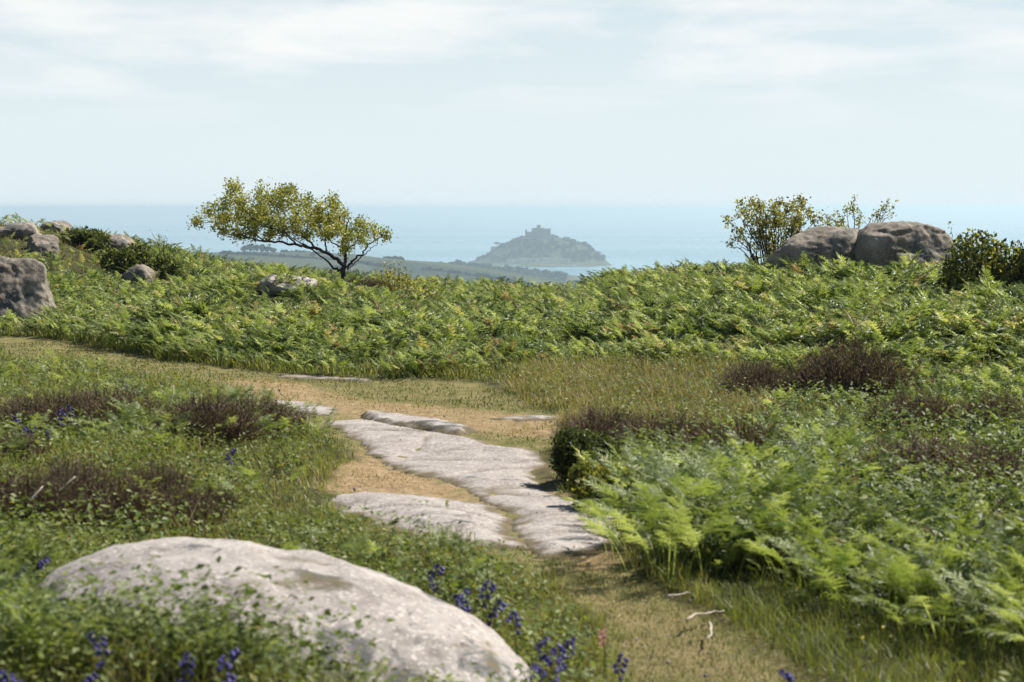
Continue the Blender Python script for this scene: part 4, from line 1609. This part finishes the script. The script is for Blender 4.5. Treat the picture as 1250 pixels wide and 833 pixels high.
ferns_before_boulder()
bracken_in([(300, 520), (390, 535), (380, 505), (320, 500)], 4, 0.2, 0.28, 'small fern beside the track bend left of the slab', 'small ferns at the track bend', 9)

# ------------------------------------------------------------------ bracken field (past counting)
def bracken_field():
    r = np.random.default_rng(101)
    b = Batch()

    def put(x, y, h, tint_mu=0.52, spread=1.0):
        n = len(x)
        k = r.integers(0, len(FRONDS_LO), n)
        # mostly wind-turned, partly any way
        a = np.where(r.random(n) < 0.38, WIND + r.normal(size=n) * 0.7, r.random(n) * 6.283)
        pos = gpos(x, y, -0.02)
        R = rot_zyx(a, 0.05 + 0.30 * r.random(n), a)
        t = np.clip(tint_mu - 0.04 + 0.22 * fbm(p3(x, y, 0.6, 3.0), 3) + 0.24 * r.normal(size=n), 0.02, 0.95)
        brown = r.random(n) < 0.014
        t[brown] = 1.0
        for q in range(len(FRONDS_LO)):
            s = k == q
            v, f = FRONDS_LO[q]
            b.add(v, f, pos[s], R[s], np.stack([h[s] * spread, h[s] * spread, h[s]], 1), t[s])
    # the field beyond the track, to and over the brow
    x, y = wedge(185000, 12.5, 52, 0.42, r)
    fd = field_depth(x, y) + 0.4 * noise3(p3(x, y, 0.7, 4.4))
    keep = (fd > 0.0) & (path_dist(x, y) < 0.02) & ~heather_at(x, y, 0.95, 1.3)
    # patchy thinning
    patch = fbm(p3(x, y, 0.35, 7.7), 3)
    keep &= (patch > -0.55) | (r.random(len(x)) < 0.35)
    # the knoll on the left is grassy rather than fern-covered
    kn = np.exp(-((x + 11) / 4.0) ** 2 - ((y - 41) / 8.0) ** 2)
    keep &= r.random(len(x)) > 0.85 * sstep(0.25, 0.7, kn)
    keep &= r.random(len(x)) < sstep(-0.35, 0.25, fbm(p3(x, y, 1.5, 5.5), 2)) * 0.93 + 0.07
    for (rx, ry, rr) in ROCKS:
        if ry < 27 and rx < -5:                  # open grass in front of the squat boulder
            keep &= ~((np.abs(x / y - rx / ry) < 1.15 * rr / ry) & (y < ry))
        keep &= ((x - rx) ** 2 + (y - ry) ** 2 > (0.8 * rr) ** 2) & ~((np.abs(x - rx) < rr * 0.9) & (y < ry) & (y > ry - ((3.6 if ry < 27 else 1.0) if rx < -1.5 else 0.0)) & (r.random(len(x)) < (0.98 if ry < 27 else 0.8)))
    # grass strip between field and slab stays open
    g = sdist(x, y, GRASSY)
    keep &= (g < 0.15) | (r.random(len(x)) < 0.04)
    # nothing grows through the stones
    x, y, fd, patch = x[keep], y[keep], fd[keep], patch[keep]
    h = (0.24 + 0.23 * sstep(0.0, 4.0, fd) + 0.10 * patch) * r.uniform(0.60, 1.2, len(x))
    cl = fbm(p3(x, y, 1.5, 5.5), 2)              # clumps and hollows
    h *= np.clip(1 + 0.50 * cl, 0.45, 1.6)
    h *= np.where(x / y > 0.02, 1.0 + 0.12 * sstep(0.02, 0.1, x / y), 1.0)
    h *= 1 - 0.35 * sstep(0.3, 0.8, np.exp(-((x + 11) / 4.0) ** 2 - ((y - 41) / 8.0) ** 2))
    h *= 1 - 0.25 * np.exp(-((x + 3.75) / 1.1) ** 2 - ((y - 32) / 2.6) ** 2)      # low round the flat stone
    put(x, y, np.clip(h, 0.14, 0.8))
    # looser fronds on the right slope, between track and field
    x, y = wedge(14000, 8.2, 19, 0.42, r)
    fd = field_depth(x, y)
    keep = (fd < 0.3) & (x > 0) & (path_dist(x, y) < -0.12) & ~heather_at(x, y, 1.0, 0.9) & (sdist(x, y, GRASSY) < 0) & (sdist(x, y, LUSH) < 0)
    patch = fbm(p3(x, y, 0.7, 1.7), 3)
    keep &= patch > -0.15
    for gz in DRY[5:]:
        keep &= sdist(x, y, gz) < 0
    x, y = x[keep], y[keep]
    put(x, y, r.uniform(0.16, 0.36, len(x)), 0.56)
    o = link('bracken', b.mesh('bracken', M_BRACKEN))
    tag(o, 'sea of green bracken covering the heath beyond the track up to the skyline', 'bracken', kind='stuff')


bracken_field()

# ------------------------------------------------------------------ grasses
def grass(name, label, x, y, hlo, hhi, mat, tmu, tsd, width=0.0045, bends=(0, 1, 2, 3), lean=0.35):
    n = len(x)
    b = Batch()
    pos = gpos(x, y, -0.008)
    k = rng.choice(bends, n)
    h = rng.uniform(hlo, hhi, n) * (0.4 + 0.6 * sstep(-0.02, -0.40, slab_dist(x, y))) * np.clip(0.8 + 0.55 * fbm(p3(x, y, 1.8, 11.0), 3), 0.35, 1.5)
    w = width * (0.6 + 0.8 * rng.random(n)) * np.clip(y / 10.0, 0.7, 2.2)
    R = rot_zyx(rz_rand(n), lean * rng.random(n), rz_rand(n))
    t = np.clip(tmu + 0.2 * fbm(p3(x, y, 1.1, 6.0), 3) + tsd * rng.normal(size=n), 0, 1)
    for q in range(4):
        s = k == q
        b.add(*GRASS[q], pos[s], R[s], np.stack([w[s], h[s], h[s]], 1), t[s])
    o = link(name, b.mesh(name, mat))
    tag(o, label, 'grass', kind='stuff')


def veg_mask(x, y):
    return (slab_dist(x, y) < -0.01) & ~on_boulder(x, y, 0.93)


# left bank and the strip around the boulder
x, y = wedge(210000, 4.6, 24, 0.40)
pd = path_dist(x, y) + 0.05 * fbm(p3(x, y, 3.0), 2)
fd = field_depth(x, y)
left = (x < 0.9) & (x / y < 0.10) & (fd < 0.5)
k = left & (pd < 0.03) & veg_mask(x, y) & ~heather_at(x, y, 0.75) & (fbm(p3(x, y, 2.0, 9), 2) > -0.55)
grass('grass', 'tufted green grass growing on the left bank around the big boulder', x[k], y[k], 0.04, 0.17, M_GRASS, 0.52, 0.24)
# right side
right = (x / y >= 0.04) & (fd < 0.6) & (pd < -0.02) & ~heather_at(x, y, 0.75)
lush = sdist(x, y, LUSH) > -0.05
k = right & ~lush & (sdist(x, y, GRASSY) < 0.1) & veg_mask(x, y) & (rng.random(len(x)) < 0.6)
grass('grass', 'mixed grass between bracken and heather on the right slope', x[k], y[k], 0.05, 0.18, M_GRASS, 0.55, 0.24)
xl, yl = wedge(90000, 6.2, 11, 0.40)
k = (sdist(xl, yl, LUSH) + 0.08 * fbm(p3(xl, yl, 2.5), 2) > 0)
grass('grass', 'lush bright green grass verge under the bracken on the lower right', xl[k], yl[k], 0.05, 0.15, M_GRASS, 0.34, 0.13)
# foot of the bracken field: brighter fringe
xf, yf = wedge(120000, 12, 26, 0.42)
ff = field_depth(xf, yf) + 0.3 * noise3(p3(xf, yf, 0.9, 2.2))
k = (ff > -0.45) & (ff < 1.0) & (path_dist(xf, yf) < 0.05)
grass('grass', 'green grass fringe along the foot of the bracken beyond the track', xf[k], yf[k], 0.06, 0.22, M_GRASS, 0.42, 0.18, 0.006)
# knoll grass
xf, yf = wedge(90000, 22, 50, 0.42)
kn = np.exp(-((xf + 11) / 4.0) ** 2 - ((yf - 41) / 9.0) ** 2)
k = rng.random(len(xf)) < sstep(0.1, 0.5, kn)
grass('grass', 'brownish rough grass on the rising knoll at the left', xf[k], yf[k], 0.08, 0.22, M_DRY, 0.25, 0.25, 0.006)
# bleached long grass between slab and bracken
xf, yf = wedge(170000, 10, 20, 0.40)
g = sdist(xf, yf, GRASSY) + 0.2 * fbm(p3(xf, yf, 1.2), 2)
k = (g > 0) & (path_dist(xf, yf) < 0.05)
grass('dry_grass', 'bleached seeding grass on the right of the track between slab and bracken', xf[k], yf[k], 0.08, 0.25, M_DRY, 0.50, 0.28, 0.0035, lean=0.6)
# short turf of the track
xt, yt = wedge(330000, 5.0, 24, 0.40)
pd = path_dist(xt, yt) + 0.06 * fbm(p3(xt, yt, 2.5), 2)
k = (pd > -0.03) & (slab_dist(xt, yt) < -0.02) & (fbm(p3(xt, yt, 1.6, 4), 3) > -0.5)
dryv = np.zeros(len(xt), bool)
for gz in DRY[:4]:
    dryv |= sdist(xt, yt, gz) > -0.02
k1 = k & ~dryv
grass('turf', 'short trodden turf of the track', xt[k1], yt[k1], 0.010, 0.042, M_TURF, 0.17, 0.22, 0.0035, (1, 2, 3), 0.9)
k2 = k & dryv & (rng.random(len(xt)) < 0.75)
grass('turf', 'straw-coloured dead turf patches beside the slabs', xt[k2], yt[k2], 0.010, 0.030, M_TURF, 0.82, 0.13, 0.0035, (2, 3), 1.1)


# ------------------------------------------------------------------ low leafy cover, tiny flowers
def low_cover(name, label, x, y, hlo, hhi, size, mat, tmu=0.5, per=7, kind='stuff', cat='ground cover'):
    n = len(x)
    i = np.repeat(np.arange(n), per)
    m = len(i)
    base = gpos(x, y)
    h = rng.uniform(hlo, hhi, n)
    pos = base[i] + np.stack([rng.normal(size=m) * 0.045, rng.normal(size=m) * 0.045, h[i] * (0.25 + 0.8 * rng.random(m))], 1)
    b = Batch()
    t = np.clip(tmu + 0.2 * fbm(p3(x, y, 1.4, 5.0), 2), 0, 1)[i] + 0.15 * rng.normal(size=m)
    # leaves tilt about the level
    R = rot_zyx(rz_rand(m), 0.9 * rng.random(m), rz_rand(m))
    b.add(LEAF_V, LEAF_F, pos, R, size * rng.uniform(0.55, 1.3, m), np.clip(t, 0, 1))
    o = link(name, b.mesh(name, mat))
    tag(o, label, cat, kind=kind)


x, y = wedge(34000, 4.4, 22, 0.40)
pd = path_dist(x, y)
fd = field_depth(x, y)
k = (x / y < 0.06) & (pd < -0.08) & (fd < 0.3) & veg_mask(x, y) & (slab_dist(x, y) < -0.30) & (~heather_at(x, y, 0.7) | (rng.random(len(x)) < 0.5)) & (fbm(p3(x, y, 1.3, 8), 3) > -0.1)
low_cover('ground_cover', 'low leafy bilberry and herbs mixed through the left bank', x[k], y[k], 0.04, 0.18, 0.030, M_LOW, 0.55)
k = (x / y > 0.05) & (pd < -0.15) & (fd < 0.8) & ~heather_at(x, y, 0.6) & (fbm(p3(x, y, 1.3, 12), 3) > -0.25) & (sdist(x, y, LUSH) < 0)
low_cover('ground_cover', 'low leafy herbs mixed through the right slope', x[k], y[k], 0.05, 0.22, 0.034, M_LOW, 0.5)
# specks of small white and yellow flowers on the bank
x, y = wedge(420, 5, 16, 0.34)
pd = path_dist(x, y)
k = (pd < -0.03) & veg_mask(x, y) & (field_depth(x, y) < 0) & (((x / y < 0.02) & (fbm(p3(x, y, 0.9, 3), 2) > -0.1)) | (rng.random(len(x)) < 0.25))
low_cover('flower_specks', 'scattered tiny white flowers in the grass of the banks', x[k], y[k], 0.08, 0.18, 0.008, M_WHITE, 0.5, 3, cat='tiny flowers')
k2 = k & (rng.random(len(x)) < 0.22)
low_cover('flower_specks', 'scattered tiny yellow flowers in the heather and grass', x[k2], y[k2], 0.14, 0.26, 0.016, M_YELLOW, 0.5, 3, cat='tiny flowers')


# ------------------------------------------------------------------ bluebells
def bluebell_meshes(r, bells=9, h=0.24):
    P = curve_pts([(0, 0, -0.02), (0.005, 0, h * 0.5), (0.02, 0.0, h * 0.85), (0.06, 0.0, h)], 8)
    v, f = tube(P, np.linspace(0.0030, 0.0015, 8), 5)
    sb = Batch()
    sb.raw(v, f, 0.5)
    for k in range(4):                                   # strap leaves at the foot
        a = k * 1.6 + r.random()
        gv, gf = GRASS[2]
        sb.add(gv, gf, np.array([[0, 0, -0.01]]), rot_zyx(np.array([a]), np.array([0.5]), np.array([a + 1.57])), np.array([[0.010, h * 0.8, h * 0.7]]), np.array([0.4]))
    bb = Batch()
    for k in range(bells):
        s = 0.52 + 0.48 * k / (bells - 1)
        o = P[int(s * 7)]
        a = 0.9 * r.normal() + (0 if k % 2 else 0.8)
        d = np.array([math.cos(a) * 0.7, math.sin(a) * 0.7, -0.75])
        o2 = o + np.array([math.cos(a), math.sin(a), 0]) * 0.010
        pts = [o2, o2 + d * 0.006, o2 + d * 0.018, o2 + d * 0.024]
        bv, bf = tube(pts, [0.003, 0.0075, 0.0075, 0.0125], 6)
        bb.raw(bv, bf, float(np.clip(r.normal(0.5, 0.25), 0, 1)))
    return sb.mesh('bluebell', M_GRASS), bb.mesh('flower_head', M_BELL)


BB = [bluebell_meshes(PR, b_, h_) for b_, h_ in ((9, 0.24), (7, 0.21), (11, 0.27), (8, 0.23))]
BELLS = {
    ('bluebell in the ferns and grass in front of the big pale boulder', 'bluebells in front of the big boulder'):
        [(112, 740), (160, 732), (238, 743), (172, 770), (150, 758), (285, 818), (325, 765), (340, 786), (276, 800), (180, 815), (62, 762), (35, 805), (110, 822), (15, 815), (272, 788), (300, 762), (215, 790), (240, 775), (292, 830), (205, 760), (90, 795), (130, 775), (165, 830)],
    ('bluebell against dark heather left of the big pale boulder', 'bluebells left of the big boulder'):
        [(10, 688), (5, 714), (40, 668), (38, 690), (52, 692), (68, 705), (8, 655), (30, 720), (78, 690)],
    ('bluebell in the grass along the right flank of the big boulder', 'bluebells right of the big boulder'):
        [(540, 690), (555, 712), (575, 716), (588, 713), (605, 728), (632, 738), (568, 728), (530, 682), (690, 765), (697, 776), (692, 790), (675, 818), (760, 790), (668, 800), (520, 668), (655, 765), (640, 800)],
    ('bluebell in the little cluster among dark heather near the left edge', 'bluebells in the left heather'):
        [(30, 500), (36, 505), (42, 512), (33, 514), (58, 510), (85, 497), (280, 545), (70, 505), (20, 520)],
    ('bluebell peeping out of the bracken on the right slope', 'bluebells in the right bracken'):
        [(998, 655), (980, 640), (1080, 663), (1105, 655), (1165, 650), (1240, 655), (975, 812), (1246, 662), (1095, 660), (1072, 582)],
}
for (lab, grp), lst in BELLS.items():
    for (px, py) in lst:
        j = PR.integers(0, 4)
        p = at(px, py, 0.20)
        if on_boulder(p[0], p[1], 0.9):
            continue
        o = link('bluebell', BB[j][0], None, (p[0], p[1], p[2] - 0.005))
        o.rotation_euler = (PR.normal() * 0.1, PR.normal() * 0.1, PR.random() * 6.28)
        s = PR.uniform(0.62, 0.92)
        o.scale = (s, s, s)
        link('flower_head', BB[j][1], o)
        tag(o, 'violet-blue ' + lab, 'flower', grp)

# one pink flower
p = at(735, 775, 0.18)
sv, sf = tube(curve_pts([(0, 0, -0.02), (0.01, 0, 0.1), (0.0, 0.01, 0.20)], 6), np.linspace(0.003, 0.002, 6), 5)
o = link('pink_flower', make_mesh('pink_flower', sv, sf, mat=M_STEM), None, tuple(p))
b = Batch()
for k in range(14):
    a = k * 2.4
    z = 0.14 + 0.06 * k / 14
    b.add(LEAF_V, LEAF_F, np.array([[0, 0, z]]), rot_zyx(np.array([a]), np.array([-0.4]), np.array([a])), np.array([0.020]), np.array([PR.random()]))
link('flower_head', b.mesh('flower_head', M_PINK), o)
tag(o, 'single pink flower spike on the grass between boulder and track', 'flower')

# dead twigs lying on the track
for pts, lab in (
    ([(838, 768), (852, 762), (868, 758), (884, 757)], 'pale dead twig lying on turf at the edge of the right verge'),
    ([(814, 738), (826, 737), (842, 735)], 'short pale dead twig on the track below the tall thicket'),
    ([(866, 772), (868, 784), (864, 792)], 'tiny pale twig lying just below the longer twig on the verge'),
):
    P = np.array([at(a, b_) for a, b_ in pts])
    P[:, 2] += 0.035
    c = P.mean(0)
    v, f = tube(curve_pts(P - c, 9, 0.003), np.linspace(0.006, 0.003, 9), 5)
    o = link('dead_twig', make_mesh('dead_twig', v, f, smooth=True, mat=M_TWIG), None, tuple(c))
    tag(o, lab, 'twig')
# bleached heather stalks on the left bank
for (x0, y0, x1, y1, lab) in ((66, 606, 92, 582, 'long bleached stalk leaning in the brown heather at the left'), (36, 612, 52, 594, 'short bleached stalk in the brown heather at the left edge'), (206, 498, 212, 470, 'upright bleached stalk beside the fern clump')):
    a = at(x0, y0, 0.14)
    e = at_dist(x1, y1, a[1] + 0.05)
    a[2] = at_dist(x0, y0, a[1])[2]
    m = (a + e) / 2 + np.array([0.01, 0, 0.01])
    c = a.copy()
    v, f = tube(curve_pts([a - c, m - c, e - c], 7), np.linspace(0.006, 0.003, 7), 5)
    o = link('dead_twig', make_mesh('dead_twig', v, f, smooth=True, mat=M_TWIG), None, tuple(c))
    tag(o, lab, 'twig')
print('bracken plants', n_bracken)

# crumbs of granite and heath litter on the bare parts of the track
x, y = wedge(9000, 5.2, 22, 0.36)
pd = path_dist(x, y)
k = (pd > 0.0) & (fbm(p3(x, y, 1.5, 33.0), 3) > 0.05) & (rng.random(len(x)) < 0.5)
x, y = x[k], y[k]
b = Batch()
iv, if_ = icosphere(1)
iv = iv * np.array([1, 0.8, 0.55])
b.add(iv, if_, gpos(x, y, 0.004), rand_rot(len(x)), 0.003 + 0.010 * rng.random(len(x)) ** 3, rng.random(len(x)))
tag(link('gravel', b.mesh('gravel', M_ROCK)), 'small granite crumbs strewn over the worn track', 'gravel', kind='stuff')
x, y = wedge(14000, 5.2, 22, 0.36)
pd = path_dist(x, y)
k = (pd > -0.1) & (slab_dist(x, y) < 0.05) & (fbm(p3(x, y, 1.2, 53.0), 3) > -0.1)
x, y = x[k], y[k]
b = Batch()
n = len(x)
sv = np.array([(-0.5, -0.05, 0), (0.5, -0.04, 0.02), (0.45, 0.05, 0), (-0.45, 0.04, 0.03)], float)
b.add(sv, np.array([(0, 1, 2), (0, 2, 3)]), gpos(x, y, 0.012), rot_zyx(rz_rand(n), 0.4 * rng.random(n), rz_rand(n)), 0.015 + 0.04 * rng.random(n), np.clip(rng.normal(0.6, 0.3, n), 0, 1))
tag(link('straw_litter', b.mesh('straw_litter', M_DRY)), 'dead stalks and straw littering the worn track', 'litter', kind='stuff')
# taller dark leafy growth between the ferns of the thickets
x, y = wedge(16000, 7.5, 14, 0.40)
pd = path_dist(x, y)
k = (x / y > 0.05) & (pd < -0.12) & ~heather_at(x, y, 0.9, 0.7) & (sdist(x, y, LUSH) < -0.1) & (fbm(p3(x, y, 1.6, 14), 2) > -0.05) & (sdist(x, y, GRASSY) < -0.2)
low_cover('ground_cover', 'darker broad-leaved growth filling gaps between ferns on the right', x[k], y[k], 0.14, 0.40, 0.038, M_LOW, 0.42, 9)

# tufts that have taken hold on the track
x, y = wedge(90000, 5.2, 22, 0.38)
k = (path_dist(x, y) > -0.05) & (slab_dist(x, y) < 0.0) & (fbm(p3(x, y, 1.9, 61.0), 4) > 0.42)
grass('grass', 'small green tufts growing on the trodden track', x[k], y[k], 0.02, 0.075, M_GRASS, 0.50, 0.22, 0.004)

# leafy growth burying the near left of the boulder
n = 1400
u = rng.uniform(-1.55, 1.0, n)
e = 0.76 * np.sqrt(np.maximum(0.0, 1 - (u / 1.2) ** 2))
v = -e - 0.02 - 0.6 * rng.random(n) ** 1.4
x = BOULDER_C[0] + u * ca_ - v * sa_
y = BOULDER_C[1] + u * sa_ + v * ca_
low_cover('ground_cover', 'mixed leafy plants and dead stalks against the near left of the big boulder', x, y, 0.08, 0.32, 0.030, M_LOW, 0.46, 8)
x, y = x[:700], y[:700]
grass('dry_grass', 'dead brown grass stalks against the near left of the big boulder', x, y, 0.12, 0.34, M_DRY, 0.30, 0.3, 0.0035, lean=0.7)

# scrubby leafy clumps that roughen the left bank
x, y = wedge(9000, 6.5, 18, 0.36)
k = (x / y < 0.0) & (path_dist(x, y) < -0.15) & (field_depth(x, y) < 0.2) & veg_mask(x, y) & (slab_dist(x, y) < -0.5) & (fbm(p3(x, y, 1.1, 71.0), 3) > 0.15)
low_cover('scrub_cover', 'leafy scrub clumps and stalks roughening the left bank', x[k], y[k], 0.10, 0.30, 0.032, M_LOW, 0.48, 8)
x, y = wedge(5000, 7.0, 19, 0.36)
k = (x / y < -0.01) & (path_dist(x, y) < -0.2) & (field_depth(x, y) < 0.2) & veg_mask(x, y) & (fbm(p3(x, y, 0.9, 81.0), 3) > 0.22)
x, y = x[k], y[k]
n = len(x)
b = Batch()
kk = rng.integers(0, len(FRONDS_HI), n)
a = rz_rand(n)
h = rng.uniform(0.14, 0.34, n)
for q in range(len(FRONDS_HI)):
    m = kk == q
    b.add(*FRONDS_HI[q], gpos(x[m], y[m], -0.01), rot_zyx(a[m], 0.1 + 0.3 * rng.random(m.sum()), a[m]), h[m], np.clip(rng.normal(0.45, 0.22, m.sum()), 0.02, 0.9))
tag(link('bracken', b.mesh('bracken', M_BRACKEN)), 'young bracken fronds sprinkled through the left bank', 'bracken', kind='stuff')
x, y = wedge(14000, 6.5, 19, 0.36)
k = (x / y < -0.02) & (path_dist(x, y) < -0.15) & (field_depth(x, y) < 0.2) & veg_mask(x, y) & (slab_dist(x, y) < -0.4) & (fbm(p3(x, y, 0.9, 91.0), 3) > 0.05)
grass('dry_grass', 'dead brown stalks standing through the left bank', x[k], y[k], 0.10, 0.30, M_DRY, 0.30, 0.3, 0.003, lean=0.7)
